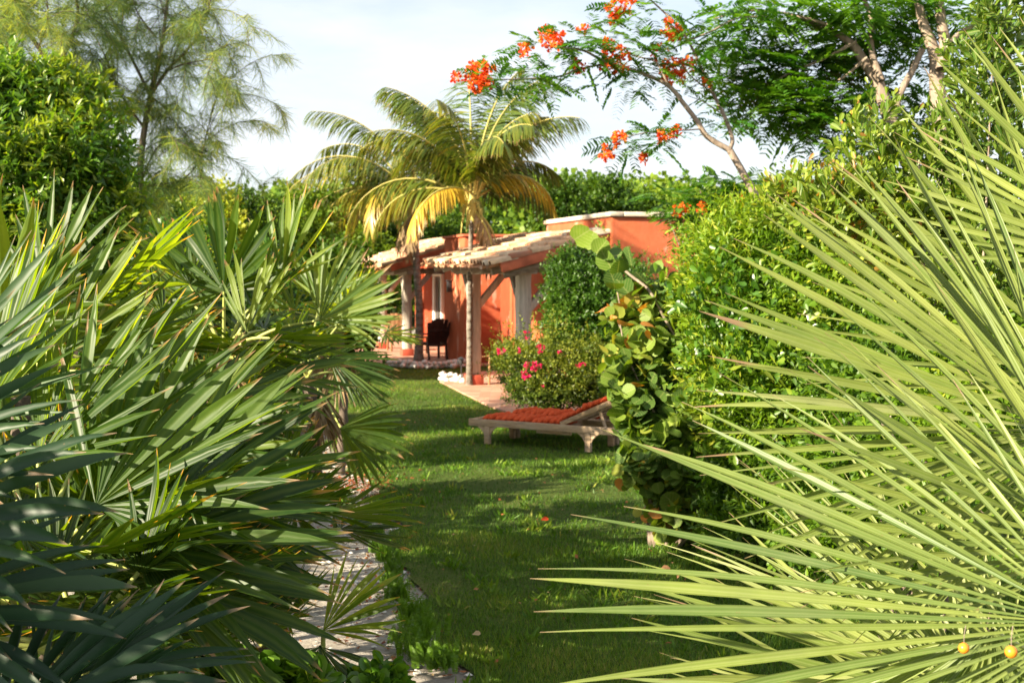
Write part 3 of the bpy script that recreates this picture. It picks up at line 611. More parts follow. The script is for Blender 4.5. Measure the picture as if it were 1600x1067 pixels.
# ---- trees and bushes behind
def bushy(nm, label, cat, base, blobs, ntw, size, mt='wood', per=6, trunk_r=.12, seed=0, T=None, tint=(.5, .25), group=None, nst=9, **kw):
    r = empty(nm, base, label, cat, group); foliage('crown', r, mt, blobs, ntw, T if T is not None else T_leaf(.3), size, per=per, twl=size*2.6, seed=seed, tint=tint, **kw)
    stems(r, 'bark' if trunk_r > .03 else 'barkd', base, blobs, nst, trunk_r, seed, nm='trunk' if trunk_r > .03 else 'stems'); return r
def gnd(px, d): return ((px-800)/FPX*d, d, 0.0)
bk = 'trees standing behind the cottages'
for i, (px, py, d, rx, ry, lab, tn) in enumerate([
    (945, 312, 42, 48, 34, 'dark green bushy tree behind the flat roof, right of the coconut palm', .35),
    (880, 315, 40, 40, 36, 'dark green tree half hidden behind the drooping coconut frond', .25),
    (1010, 328, 44, 42, 26, 'mid green tree behind the near cottage parapet, rising over its coping', .45),
    (1095, 335, 40, 60, 38, 'bright green tree behind the right end of the parapet', .6),
    (600, 345, 44, 55, 45, 'dark tree behind the far cottage roof among the palm fronds', .3),
    (560, 395, 41, 50, 40, 'yellow green tree left of the far tiled roof', .7),
    (510, 350, 42, 60, 45, 'broad green tree behind the left edge of the coconut fronds', .5),
    (700, 350, 46, 70, 40, 'dark green tree between the two coconut crowns', .3),
    (1230, 330, 38, 90, 60, 'green tree far right behind the hedge', .5)]):
    x, y, z = gnd(px, d); bl = [blob(px, py, d, rx, ry), blob(px-rx*.5, py+ry*.6, d, rx*.7, ry*.7), blob(px+rx*.5, py+ry*.7, d-.5, rx*.7, ry*.8), blob(px, py+ry*1.6, d, rx*1.1, ry*1.1)]
    bushy('bushy_tree', lab, 'tree', (x, y, 0), bl, 1500, .16, 'wood', 6, .10, 40+i, tint=(tn, .25), group=bk, lump=.35)
lf = 'bushes behind the fan palms'
for i, (px, py, d, rx, ry, lab, tn, mt) in enumerate([
    (235, 335, 24, 62, 50, 'yellow green rounded bush right of the tall broadleaf tree', .85, 'broad'),
    (315, 330, 27, 55, 45, 'bright lime bush above the upright fan palm leaves', .95, 'hedge'),
    (395, 360, 28, 60, 60, 'dark olive bush behind the middle fan palm', .3, 'wood'),
    (470, 350, 30, 55, 50, 'green bush under the left tips of the coconut fronds', .6, 'wood'),
    (530, 430, 27, 50, 50, 'dark leafy bush left of the far veranda', .2, 'wood'),
    (575, 490, 41, 60, 60, 'deep green bush behind the far veranda posts', .1, 'wood'),
    (300, 420, 17, 110, 80, 'dark green bush filling the gap behind the fan palms', .15, 'broad'),
    (150, 420, 16, 120, 90, 'dark green bush under the tall broadleaf tree', .15, 'broad'),
    (430, 470, 17, 70, 80, 'shaded bush behind the palm with the visible trunk', .15, 'broad')]):
    x, y, z = gnd(px, d); bl = [blob(px, py, d, rx, ry), blob(px-rx*.4, py+ry*.9, d, rx*.9, ry), blob(px+rx*.5, py+ry*1.0, d-.4, rx*.8, ry), blob(px, py+ry*2.0, d, rx*1.1, ry*1.2)]
    bushy('bush', lab, 'bush', (x, y, 0), bl, 1600, .13 if d > 20 else .10, mt, 6, .03, 60+i, tint=(tn, .22), group=lf, lump=.35)

# ---- tall broadleaf tree at the left
bl = [blob(50, 175, 13, 110, 75), blob(120, 260, 12.6, 75, 80), blob(20, 290, 12.4, 120, 90), blob(150, 340, 12.6, 70, 60), blob(60, 380, 12.4, 130, 70), blob(-60, 240, 12.8, 100, 130), blob(90, 140, 13, 50, 35), blob(-30, 130, 13, 70, 40)]
t = empty('broadleaf_tree', gnd(20, 12.8), 'tall dense bright green tree with narrow glossy leaves at the left edge', 'tree')
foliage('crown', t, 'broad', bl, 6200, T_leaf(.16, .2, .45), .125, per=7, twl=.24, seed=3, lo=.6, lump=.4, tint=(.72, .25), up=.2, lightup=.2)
stems(t, 'bark', gnd(20, 12.8), bl, 16, .10, 3, nm='trunk')

# ------------------------------------------------------------------ casuarinas
def plume(g, rs, pts, dens, L0, mi=0, sag=.55, twn=None):
    "hanging needle tufts along a twig polyline"
    pts = np.asarray(pts); n = int(dens*np.sum(np.linalg.norm(np.diff(pts, axis=0), axis=1))); 
    if n < 1: return
    t = rs.rand(n)*(len(pts)-1); i = np.minimum(t.astype(int), len(pts)-2); f = (t-i)[:, None]; O = pts[i]*(1-f)+pts[i+1]*f; ax = nrmz(pts[i+1]-pts[i])
    D = nrmz(ax*.55+.75*rs.randn(n, 3)*[1, 1, .7]+[0, 0, -sag]); scatter(g, T_strip(.010), O, D, rs.randn(n, 3), L0*(.5+.9*rs.rand(n)), np.clip(.45+.25*rs.randn(n)+.2*snoise(O, .8, 3), 0, 1), mi)
def casuarina(label, base, limbs, d, seed, dens=1.0):
    rs = np.random.RandomState(seed); r = empty('casuarina_tree', base, label, 'tree', 'feathery casuarinas at the left'); gt = Geo(); gc = Geo()
    for (pts, r0, r1, leafy) in limbs:
        P3 = smooth_poly([Wp(a, b, d+(q[0] if q else 0)) for a, b, *q in pts], 6); tube(gt, P3, np.linspace(r0, r1, len(P3))*.5, 6, cap=False)
        L_ = np.linalg.norm(np.diff(P3, axis=0), axis=1).sum(); nt_ = int(L_*9*leafy*dens)
        for k in range(nt_):
            t = (.12+.88*rs.rand())*(len(P3)-1.01); i = int(t); o = P3[i]+(P3[i+1]-P3[i])*(t-i); ax = nrmz(P3[i+1]-P3[i]); dr = nrmz(ax*.7+rs.randn(3)*.75+[0, 0, .15]); ln = .35+.65*rs.rand()
            q = [o, o+dr*ln*.5+[0, 0, .03], o+dr*ln+[0, 0, -.10*ln], o+dr*ln*1.3+[0, 0, -.35*ln]]; q = smooth_poly(q, 3); tube(gt, q, np.linspace(.007, .003, len(q)), 3, cap=False)
            plume(gc, rs, q, 210, .25)
            for _ in range(2):
                s = q[rs.randint(3, len(q)-1)]; dr2 = nrmz(dr*.5+rs.randn(3)*.8); q2 = [s, s+dr2*.22, s+dr2*.38+[0, 0, -.1]]; tube(gt, q2, [.006, .004, .003], 3, cap=False); plume(gc, rs, q2, 190, .22)
    gt.build('trunk', M['barkd'], r, base, smooth=True); gc.build('crown', M['needle'], r, base); return r
casuarina('feathery grey green casuarina cut by the left edge, two limbs forking upwards', gnd(90, 17), [
    ([(95, 430), (90, 250), (84, 112)], .13, .08, .25), ([(84, 112), (50, 60), (15, 20), (-20, -30)], .07, .03, 1.3), ([(84, 112), (110, 65), (122, 20), (112, -30)], .07, .03, .9),
    ([(84, 112), (30, 100, .5), (-20, 60, .7)], .04, .02, 1.2), ([(60, 75), (75, 30, -.5), (70, -20, -.6)], .03, .012, 1.2)], 17, 5)
casuarina('tall airy casuarina with drooping branches against the sky, right of the clipped one', gnd(205, 18), [
    ([(200, 440), (215, 330), (222, 230), (235, 150), (250, 90), (262, 0), (265, -40)], .12, .03, .75),
    ([(235, 150), (262, 110), (300, 70), (322, 30), (330, -10)], .05, .02, 1.1),
    ([(240, 160), (205, 90), (190, 60), (165, 10), (158, -25)], .05, .02, 1.0),
    ([(225, 200), (190, 150), (165, 90), (145, 50, .3)], .04, .015, .9),
    ([(222, 230), (180, 240), (150, 200), (140, 160)], .04, .015, 1.0),
    ([(215, 300), (240, 240), (270, 215), (300, 235)], .035, .01, .5),
    ([(240, 290), (285, 280), (312, 250), (325, 200), (340, 150), (350, 130)], .028, .010, .9),
    ([(262, 110), (290, 100, -.4), (335, 90, -.6), (355, 70, -.8)], .025, .01, .6),
    ([(245, 60), (215, 20), (205, -20)], .03, .012, .7), ([(300, 70), (275, 30), (250, 20)], .02, .01, .5),
    ([(215, 260), (185, 290), (170, 330)], .03, .01, .9), ([(235, 150), (262, 170), (290, 170)], .03, .01, .7)], 18, 8)

# ------------------------------------------------------------------ coconut palms
def frond(g, rs, base, az, el, L_, sag, tint, w=.036, yellow=.0, twist=0, nl=74, side_droop=.62, gr=None):
    "pinnate frond: arching rachis with two rows of hanging leaflets"
    h = np.array([math.cos(az), math.sin(az), 0]); n = 14; t = np.linspace(0, 1, n); e = el - sag*t**1.3; ds = L_/n; pts = [np.array(base, float)]
    for i in range(1, n): pts.append(pts[-1]+ds*(h*math.cos(e[i])+np.array([0, 0, 1])*math.sin(e[i])))
    pts = np.array(pts); tube(gr, pts, np.linspace(.028, .005, n), 5, cap=False)
    sd0 = np.array([-h[1], h[0], 0])
    for sgn in (-1, 1):
        u = np.linspace(.12, .995, nl)+rs.randn(nl)*.004; u = np.clip(u, .1, 1); x = u*(n-1); i = np.minimum(x.astype(int), n-2); f = (x-i)[:, None]; O = pts[i]*(1-f)+pts[i+1]*f; ax = nrmz(pts[i+1]-pts[i])
        ll = .80*np.sin((.16+.72*u)*math.pi)**.7*(L_/3.2)**.7*(.85+.3*rs.rand(nl)); up = nrmz(np.cross(np.tile(sd0, (nl, 1)), ax)); up *= np.sign(up[:, 2:3]+1e-6)
        D = nrmz(ax*(.55+.5*u[:, None])+sgn*sd0*(.95-.3*u[:, None])+[0, 0, -.25]+.12*rs.randn(nl, 3)); K = 4; prev = O; dd = D.copy(); rows = []
        for k in range(K+1):
            ww = w*(.55, 1, .9, .6, .06)[k]; wd = nrmz(np.cross(dd, up))*ww/2; rows.append((prev-wd, prev+wd)); dd = nrmz(dd+[0, 0, -side_droop*.5]); prev = prev+dd*(ll/K)[:, None]
        V = np.stack([r_ for pr in rows for r_ in pr], 1); nv = 2*(K+1); F = np.array([[2*k, 2*k+1, 2*k+3, 2*k+2] for k in range(K)])
        A = np.zeros((nl, nv, 4)); A[..., 0] = np.clip(tint+.06+.12*rs.randn(nl)+yellow*u, 0, 1)[:, None]; A[..., 1] = np.tile([0, 1], K+1); A[..., 2] = np.repeat(np.linspace(0, 1, K+1), 2); A[..., 3] = rs.rand(nl)[:, None]
        g.add(V.reshape(-1, 3), (F[None]+(np.arange(nl)*nv)[:, None, None]).reshape(-1, 4), A.reshape(-1, 4))
def coconut(label, base, trunk_pts, r0, fr, seed, dry=4):
    rs = np.random.RandomState(seed); r = empty('coconut_palm', base, label, 'palm tree', 'coconut palms beside the verandas'); g = Geo(); tp = smooth_poly(trunk_pts, 12)
    rr_ = r0*(1+.5*np.exp(-np.linspace(0, 1, len(tp))*18))*(1-.25*np.linspace(0, 1, len(tp))); rr_ = rr_*(1+.05*np.sin(np.arange(len(tp))*2.1)); tube(g, tp, rr_, 14); g.build('trunk', M['trunk'], r, base, smooth=True)
    top = tp[-1]
    g = Geo(); tube(g, [top-[0, 0, .35], top-[0, 0, .1], top+[0, 0, .25], top+[0, 0, .6]], [r0*.9, r0*1.7, r0*1.2, .02], 10)
    for k in range(10):
        a = rs.rand()*6.28; s = top+[0, 0, rs.rand()*.2-.1]; q = [s, s+np.array([math.cos(a)*.16, math.sin(a)*.16, -.02]), s+np.array([math.cos(a)*.22, math.sin(a)*.22, -.3-.3*rs.rand()])]; tube(g, q, [.05, .035, .006], 4)
    g.build('crown_shaft', M['rachis'], r, base, smooth=True)
    for (az, el, L_, sag, tn) in fr:
        g = Geo(); gr = Geo(); s = top+np.array([math.cos(R(az))*.08, math.sin(R(az))*.08, .08+.25*rs.rand()]); frond(g, rs, s, R(az), R(el), L_, R(sag), tn, gr=gr, yellow=.12)
        f = g.build('frond', M['coco'], r, base); gr.build('rachis', M['rachis'], f, base, smooth=True)
    for k in range(dry):
        g = Geo(); gr = Geo(); a = rs.rand()*6.28; frond(g, rs, top+[0, 0, -.05], a, R(-35), 1.0+.5*rs.rand(), R(55), .6, gr=gr, nl=26, w=.03); f = g.build('dry_frond', M['dry'], r, base); gr.build('rachis', M['rachis'], f, base)
b1 = gnd(734, 24.15); b1 = (b1[0]-.01, 24.15, .0)
top1 = Wp(738, 322, 24.1)
coconut('taller coconut palm with yellowing fronds, its trunk beside the near veranda post', b1, [b1, Wp(734, 500, 24.12), Wp(735, 400, 24.05), top1], .056, [
    (176, 40, 3.0, 109, 0.37), (168, 66, 2.8, 97, 0.32), (150, 82, 2.9, 74, 0.27), (120, 78, 2.8, 74, 0.22), (95, 84, 3.6, 53, 0.27), (30, 84, 3.2, 60, 0.22), (55, 84, 3.5, 55, 0.27), (340, 72, 2.9, 79, 0.22), (75, 76, 2.9, 79, 0.22), (60, 66, 2.7, 79, 0.27), (160, 84, 3.1, 74, 0.32),
    (35, 56, 2.4, 88, 0.22), (8, 40, 2.2, 130, 0.80), (25, 76, 2.4, 69, 0.27), (200, 72, 2.7, 88, 0.42), (232, 14, 2.1, 83, 1.00), (330, 84, 2.2, 74, 0.37),
    (250, 80, 2.6, 80, 0.42), (290, 72, 2.3, 102, 0.37), (310, 76, 2.4, 88, 0.32), (185, 84, 2.8, 69, 0.27), (130, 56, 2.9, 88, 0.22), (100, 41, 2.6, 83, 0.17), (45, 31, 2.5, 74, 0.12), (190, 26, 2.4, 102, 0.52)], 1)
b2 = (Wp(656, 566, 31.4)[0], 31.0, 0)
top2 = Wp(648, 325, 31)
coconut('shorter darker coconut palm leaning left, its trunk before the far veranda', b2, [b2, Wp(655, 480, 31), Wp(650, 400, 31), top2], .10, [
    (180, 30, 3.9, 110, .4), (172, 55, 3.8, 100, .3), (165, 10, 3.6, 85, .55), (190, 45, 4.0, 105, .45), (205, 25, 3.4, 110, .6), (150, 65, 3.6, 80, .25), (120, 50, 3.6, 85, .25), (90, 70, 3.4, 60, .2),
    (215, 60, 3.4, 100, .4), (240, 30, 2.6, 120, .75), (30, 60, 3.3, 85, .25), (0, 45, 3.2, 100, .35), (340, 55, 3.0, 100, .35), (60, 40, 3.4, 85, .25), (100, 30, 3.4, 80, .2), (185, 75, 3.6, 75, .3), (270, 65, 3, 100, .4)], 2)

# ------------------------------------------------------------------ poincianas
def feather_leaves(g, rs, O, D, L0, tintm=.5):
    "bipinnate leaves: 9 pairs of narrow pinnae along a drooping midrib"
    n = len(O); up = np.tile([0, 0, 1.0], (n, 1))+.25*rs.randn(n, 3); D = nrmz(D); sd = nrmz(np.cross(D, up)); o = []; d = []; s = []; tn = []; ln = L0*(.7+.6*rs.rand(n)); ct = np.clip(tintm+.22*rs.randn(n), 0, 1)
    for k in range(9):
        f = .15+.85*k/8; p = O + D*(ln*f)[:, None] + np.array([0, 0, -1.0])*(.28*ln*f*f)[:, None]
        for sg in (-1, 1): o.append(p); d.append(nrmz(D*.5+sg*sd+[0, 0, -.18]+.08*rs.randn(n, 3))); s.append(ln*.36*math.sin(.5+2.3*f*.9)**.7); tn.append(ct)
    o = np.concatenate(o); scatter(g, T_strip(.15), o, np.concatenate(d), nrmz(np.tile([0, 0, 1.0], (len(o), 1))+.2*rs.randn(len(o), 3)), np.concatenate(s), np.concatenate(tn))
def flowers(parent, nm, mt, rs, c, rad, n, size):
    g = Geo(); O = c + nrmz(rs.randn(n, 3))*rad*(rs.rand(n, 1)**.4); tn = rs.rand(n)
    for k in range(5):
        D = nrmz(nrmz(O-c)*.5+rs.randn(n, 3)*.8+[0, 0, .2]); scatter(g, T_oval(.34, .6), O, D, rs.randn(n, 3), size*(.7+.6*rs.rand(n)), np.clip(tn*.7+.3*rs.rand(n), 0, 1))
    g.build(nm, M[mt], parent, parent.location)
rs = np.random.RandomState(31)
t = empty('poinciana_tree', gnd(1190, 14), 'slender flame tree with bare forked trunk and orange flower clusters against the sky', 'tree'); d = 14; g = Geo()
paths = [([(1210, 420), (1185, 320), (1163, 275), (1140, 235)], .065, .052), ([(1140, 235), (1105, 214), (1090, 191), (1067, 161), (1045, 135), (1011, 118), (977, 107), (940, 94, -.2), (910, 79, -.3), (872, 75, -.4), (850, 71, -.5)], .045, .010),
    ([(1045, 135), (1026, 99), (1000, 90), (977, 84)], .018, .007), ([(940, 101, 0), (899, 110, -.3), (872, 120, -.5), (812, 124, -.8), (775, 124, -1), (752, 118, -1.1)], .016, .006), ([(977, 107), (955, 104), (940, 101)], .02, .016),
    ([(1140, 235), (1144, 217, .2), (1131, 180, .3), (1114, 146, .4), (1097, 109, .5), (1075, 64, .6), (1052, 34, .6), (1026, 9, .6), (1000, -15, .6)], .035, .010),
    ([(1094, 202), (1067, 204, -.3), (1020, 206, -.5), (980, 215, -.7), (950, 232, -.8)], .012, .005), ([(1114, 146, .4), (1080, 120, .3), (1060, 95, .3)], .014, .006), ([(1075, 64, .6), (1110, 50, .7), (1150, 30, .8), (1200, 25, .9)], .016, .007),
    ([(1131, 180, .3), (1100, 160, .2), (1075, 150, .1)], .01, .005)]
tips = []
for pts, r0, r1 in paths:
    P3 = smooth_poly([Wp(a, b, d+(q[0] if q else 0)) for a, b, *q in pts], 5); tube(g, P3, np.linspace(r0, r1, len(P3))*.75, 7, cap=False)
g.build('trunk', M['bark'], t, t.location, smooth=True)
spots = [(790, 122, -.9, 45, 16, 26), (840, 125, -.6, 40, 18, 26), (865, 78, -.5, 40, 20, 22), (925, 85, -.3, 45, 22, 26), (975, 70, 0, 50, 20, 24), (1000, 100, 0, 45, 22, 26), (1060, 100, .3, 45, 28, 26), (1090, 70, .5, 50, 30, 26), (1140, 45, .8, 60, 30, 40), (1000, 222, -.6, 50, 18, 34),
    (1040, 215, -.4, 30, 14, 14), (1080, 140, .2, 30, 25, 12), (1125, 120, .4, 25, 25, 10), (1135, 185, .3, 30, 15, 12), (1010, 20, .5, 50, 20, 24), (955, 45, .3, 25, 30, 10), (830, 70, -.5, 25, 12, 10), (760, 125, -1.1, 20, 12, 10), (905, 65, -.3, 30, 15, 10), (980, 130, 0, 40, 12, 10)]
g = Geo()
for (px, py, dd, rx, ry, n) in spots:
    c, r = blob(px, py, d+dd, rx, ry, 30); O = c+nrmz(rs.randn(n, 3))*r*rs.rand(n, 1)**.4; D = nrmz((O-c)/r*.9+rs.randn(n, 3)*[.8, .8, .25]+[0, 0, .05]); feather_leaves(g, rs, O, D, .26, .65)
g.build('crown', M['feather'], t, t.location)
for (px, py, dd, rr_, n) in [(750, 120, -1.1, 24, 110), (714, 122, -1.1, 8, 14), (860, 60, -.5, 20, 70), (822, 80, -.5, 10, 20), (960, 95, -.1, 24, 80), (902, 104, -.2, 12, 24), (970, 8, .4, 22, 60), (962, 28, .4, 10, 24), (1050, 47, .5, 18, 50), (1052, 112, .2, 20, 80), (1075, 100, .3, 12, 20), (1105, 128, .4, 7, 14),
    (948, 238, -.8, 12, 28), (968, 215, -.7, 11, 24), (1035, 214, -.5, 10, 22), (1055, 208, -.4, 9, 18), (1006, 247, -.6, 7, 16), (912, 48, -.2, 9, 10), (950, 70, 0, 12, 20), (1030, 85, .1, 14, 14)]:
    flowers(t, 'flower_cluster', 'flame', rs, Wp(px, py, d+dd), np.array([rr_, rr_*.8, rr_])*14/FPX, int(n*.8), .042)

t = empty('poinciana_tree', gnd(1430, 15.5), 'large spreading feathery tree with thick pinkish trunks at the upper right', 'tree'); d = 15; g = Geo(); rs = np.random.RandomState(77)
for pts, r0, r1 in [([(1480, 420), (1430, 270), (1400, 199), (1377, 127), (1355, 90), (1338, 65), (1300, 40), (1260, 25)], .16, .03), ([(1377, 127), (1366, 75), (1368, 22), (1350, -20)], .06, .035), ([(1500, 400), (1478, 250), (1471, 135), (1469, 82), (1452, 34), (1440, -10)], .17, .06),
    ([(1471, 110), (1482, 67), (1476, 0), (1480, -40)], .10, .07), ([(1380, 260), (1407, 157), (1432, 110), (1450, 72)], .065, .05), ([(1338, 65), (1290, 90), (1240, 110), (1190, 140)], .03, .01), ([(1355, 90), (1320, 120), (1270, 150), (1230, 170)], .025, .01), ([(1300, 40), (1230, 18), (1170, 12), (1120, 25)], .03, .01), ([(1469, 82), (1520, 40), (1570, 30)], .05, .02)]:
    P3 = smooth_poly([Wp(a, b, d) for a, b in pts], 5); P3[:, 1] += np.sin(np.linspace(0, 2, len(P3)))*.2; tube(g, P3, np.linspace(r0, r1, len(P3))*.72, 9, cap=False)
g.build('trunk', M['bark'], t, t.location, smooth=True)
g = Geo()
for (px, py, dd, rx, ry, n, tn) in [(1190, 115, .3, 60, 28, 130, .4), (1240, 100, .5, 80, 35, 240, .3), (1180, 165, 0, 50, 22, 90, .6), (1240, 165, 0, 75, 30, 200, .5), (1310, 130, .8, 80, 45, 300, .3), (1300, 190, 0, 60, 30, 130, .4), (1330, 60, .5, 70, 35, 200, .5), (1270, 205, .5, 40, 25, 60, .4),
    (1400, 40, .8, 90, 40, 240, .5), (1210, 15, 0, 100, 22, 160, .6), (1330, 5, 0, 90, 22, 140, .5), (1430, 5, .5, 100, 22, 120, .5), (1400, 115, 1.2, 60, 40, 110, .3), (1540, 90, 1, 70, 60, 140, .5), (1520, 20, .5, 90, 30, 120, .5), (1420, 190, 1, 70, 45, 130, .4), (1340, 225, .3, 60, 25, 90, .4), (1540, 180, 1, 70, 40, 90, .4), (1140, 40, .4, 60, 25, 60, .5), (1290, 245, 0, 30, 20, 30, .4), (1150, 100, .2, 40, 16, 50, .6), (1165, 140, .2, 45, 16, 60, .5), (1110, 60, .3, 50, 14, 40, .6), (1195, 75, .3, 50, 20, 70, .6)]:
    c, r = blob(px, py, d+dd, rx, ry, 60); O = c+nrmz(rs.randn(n, 3))*r*rs.rand(n, 1)**.4; D = nrmz((O-c)/r*.7+rs.randn(n, 3)*[.8, .8, .22]); k_ = rs.rand(n) < .44; feather_leaves(g, rs, O[k_], D[k_], .36, tn+.32)
g.build('crown', M['feather'], t, t.location)
t = empty('poinciana_tree', gnd(1120, 16.5), 'low feathery green sapling with few red flowers before the cottage parapet', 'tree'); rs = np.random.RandomState(5); g = Geo(); bl = []
for (px, py, n) in [(1120, 325, 70), (1075, 335, 45), (1180, 310, 60), (1060, 315, 25), (1130, 355, 60), (1200, 330, 60), (1100, 300, 30), (1160, 295, 40)]:
    c, r = blob(px, py, 16, 45, 18, 50); bl.append((c, r)); O = c+nrmz(rs.randn(n, 3))*r*rs.rand(n, 1)**.4; D = nrmz((O-c)/r*.9+rs.randn(n, 3)*[.8, .8, .2]); feather_leaves(g, rs, O, D, .30, .75)
g.build('crown', M['feather'], t, t.location); stems(t, 'bark', gnd(1120, 16.5), bl, 10, .035, 3, nm='trunk')
for (px, py) in [(1070, 326), (1058, 330), (1095, 325), (1165, 315), (1118, 372)]: flowers(t, 'flower_cluster', 'flame', rs, Wp(px, py, 15.6), np.array([.06]*3), 14, .04)

# ------------------------------------------------------------------ shrubs at the right and middle
bl = [blob(865, 580, 18.1, 65, 48, 45), blob(815, 570, 18.4, 42, 42), blob(925, 585, 18.0, 45, 55), blob(850, 612, 17.9, 60, 25), blob(790, 555, 18.6, 20, 22), blob(900, 545, 18.6, 55, 35)]
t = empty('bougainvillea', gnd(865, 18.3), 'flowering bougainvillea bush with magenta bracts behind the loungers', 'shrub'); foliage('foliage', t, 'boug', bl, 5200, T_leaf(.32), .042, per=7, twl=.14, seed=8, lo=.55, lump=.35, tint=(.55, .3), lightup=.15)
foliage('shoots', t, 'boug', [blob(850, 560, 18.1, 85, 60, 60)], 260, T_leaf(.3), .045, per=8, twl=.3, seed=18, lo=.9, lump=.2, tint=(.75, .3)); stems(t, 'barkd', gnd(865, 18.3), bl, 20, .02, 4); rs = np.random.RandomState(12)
for (px, py, rr_, n) in [(784, 549, 7, 26), (845, 545, 7, 22), (838, 572, 9, 36), (824, 572, 5, 14), (820, 587, 8, 30), (903, 572, 5, 12), (912, 570, 3, 6), (810, 548, 3, 8), (823, 524, 6, 10), (872, 550, 3, 6), (848, 605, 3, 5)]:
    flowers(t, 'flower_cluster', 'bract', rs, Wp(px, py, 17.55), np.array([rr_]*3)*17.6/FPX, int(n*.55), .028)
bl = [blob(900, 450, 19.0, 50, 55), blob(925, 500, 18.9, 72, 65), blob(965, 460, 18.8, 60, 65), blob(885, 420, 19.1, 32, 34), blob(880, 500, 18.8, 28, 40), blob(960, 560, 18.6, 60, 70), blob(1010, 520, 18.5, 60, 90), blob(915, 400, 19.3, 30, 18), blob(1000, 600, 18, 60, 70)]
t = empty('glossy_shrub', gnd(930, 19.2), 'tall dark glossy small leaved shrub climbing to the veranda eave', 'shrub'); foliage('foliage', t, 'glossy', bl, 7500, T_leaf(.34), .052, per=7, twl=.15, seed=9, lo=.55, lump=.35, tint=(.45, .3)); stems(t, 'barkd', gnd(930, 19.2), bl, 20, .02, 4)
# thin reddish creeper on the cottage wall
t = empty('creeper', (P(aC-.1, 1.5)), 'sparse reddish creeper on the orange wall beside its corner', 'creeper')
foliage('foliage', t, 'button', [blob(940, 372, 20.4, 14, 30, 5), blob(1030, 420, 20.0, 55, 28, 12), blob(1010, 440, 19.8, 50, 25, 15)], 170, T_leaf(.3), .05, per=5, twl=.14, seed=14, lo=.2, tint=(.85, .3)); stems(t, 'bark', P(aC-.15, 2.4), [blob(1020, 420, 20.0, 60, 45, 6)], 14, .008, 5)
# sea grape
bl = [blob(1010, 485, 10.2, 50, 30), blob(975, 500, 10, 25, 25), blob(1040, 560, 10, 60, 55), blob(1000, 590, 9.9, 45, 40), blob(1060, 660, 9.9, 60, 60), blob(990, 645, 9.8, 35, 30), blob(1060, 760, 9.7, 55, 60), blob(1030, 700, 9.7, 45, 40), blob(1090, 600, 10.2, 40, 90), blob(1070, 820, 9.6, 45, 25), blob(1045, 450, 10.2, 25, 20), blob(1110, 700, 10.1, 45, 110), blob(980, 575, 9.9, 26, 36), blob(1005, 740, 9.7, 25, 35)]
t = empty('sea_grape', gnd(1060, 9.9), 'sea grape shrub with large round leaves, some orange, right of the loungers', 'shrub')
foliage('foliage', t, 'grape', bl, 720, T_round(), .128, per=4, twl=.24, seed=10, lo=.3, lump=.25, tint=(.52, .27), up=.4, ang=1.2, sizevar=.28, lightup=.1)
rs = np.random.RandomState(3); g = Geo(); n = 11; pos = [(918, 378), (938, 388), (955, 400), (966, 418), (958, 436), (985, 405), (1006, 438), (905, 370), (950, 410), (975, 450), (960, 448)]
O = np.array([Wp(a, b, 10.1+.15*rs.randn()) for a, b in pos]); D = nrmz(np.stack([.5*rs.randn(n), -.3+.3*rs.randn(n), .8+.3*rs.randn(n)], 1)); scatter(g, T_round(), O-D*.07, D, nrmz(np.array([[-.3, -1, .2]])+.4*rs.randn(n, 3)), .14+.05*rs.rand(n), np.array([.8, .7, .4, .2, .3, .2, .1, .8, .6, .5, .6]))
g.build('foliage', M['grape'], t, t.location)
stems(t, 'bark', gnd(1060, 9.9), bl+[blob(965, 430, 10.1, 25, 30)], 26, .022, 8, reach=.9)
g = Geo(); tube(g, smooth_poly([Wp(1075, 560, 10), Wp(1040, 500, 10), Wp(1015, 455, 10), Wp(985, 430, 10.1), Wp(940, 392, 10.1)], 5), .012, 6); g.build('branch', M['bark'], t, t.location)
# fine leaved hedge
hd = 'dense shrubs of the right hand hedge'
bl = [blob(1170, 400, 10.0, 95, 80), blob(1135, 480, 9.7, 70, 100), blob(1230, 380, 9.8, 110, 80), blob(1190, 570, 9.3, 95, 110), blob(1300, 470, 9.5, 140, 120), blob(1260, 640, 9.2, 110, 110), blob(1180, 700, 9.1, 75, 90), blob(1340, 600, 9.3, 120, 130), blob(1200, 810, 8.9, 90, 70), blob(1110, 520, 9.8, 35, 70), blob(1460, 470, 9.6, 150, 150), blob(1130, 790, 9.2, 30, 60)]
t = empty('hedge_shrub', gnd(1240, 9.5), 'bright yellow green shrub with narrow leaves, behind the sea grape', 'shrub', hd)
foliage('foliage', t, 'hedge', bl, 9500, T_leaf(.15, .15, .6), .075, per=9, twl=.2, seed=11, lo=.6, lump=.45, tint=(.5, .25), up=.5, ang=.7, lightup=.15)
foliage('shoots', t, 'hedge', [blob(1170, 430, 9.8, 110, 110, 90), blob(1180, 600, 9.2, 110, 110, 90), blob(1280, 420, 9.6, 160, 140, 90)], 700, T_leaf(.13), .065, per=11, twl=.32, seed=51, lo=.93, lump=.25, tint=(.7, .22), up=.5, ang=.6)
foliage('shoots', t, 'broad', [blob(1150, 620, 9.1, 70, 120, 60), blob(1200, 480, 9.3, 130, 90, 70), blob(1280, 600, 8.9, 120, 120, 80)], 420, T_oval(.24, .6), .085, per=7, twl=.26, seed=52, lo=.8, lump=.4, tint=(.7, .25), up=.4, ang=.9)
stems(t, 'barkd', gnd(1240, 9.5), bl, 36, .025, 6)
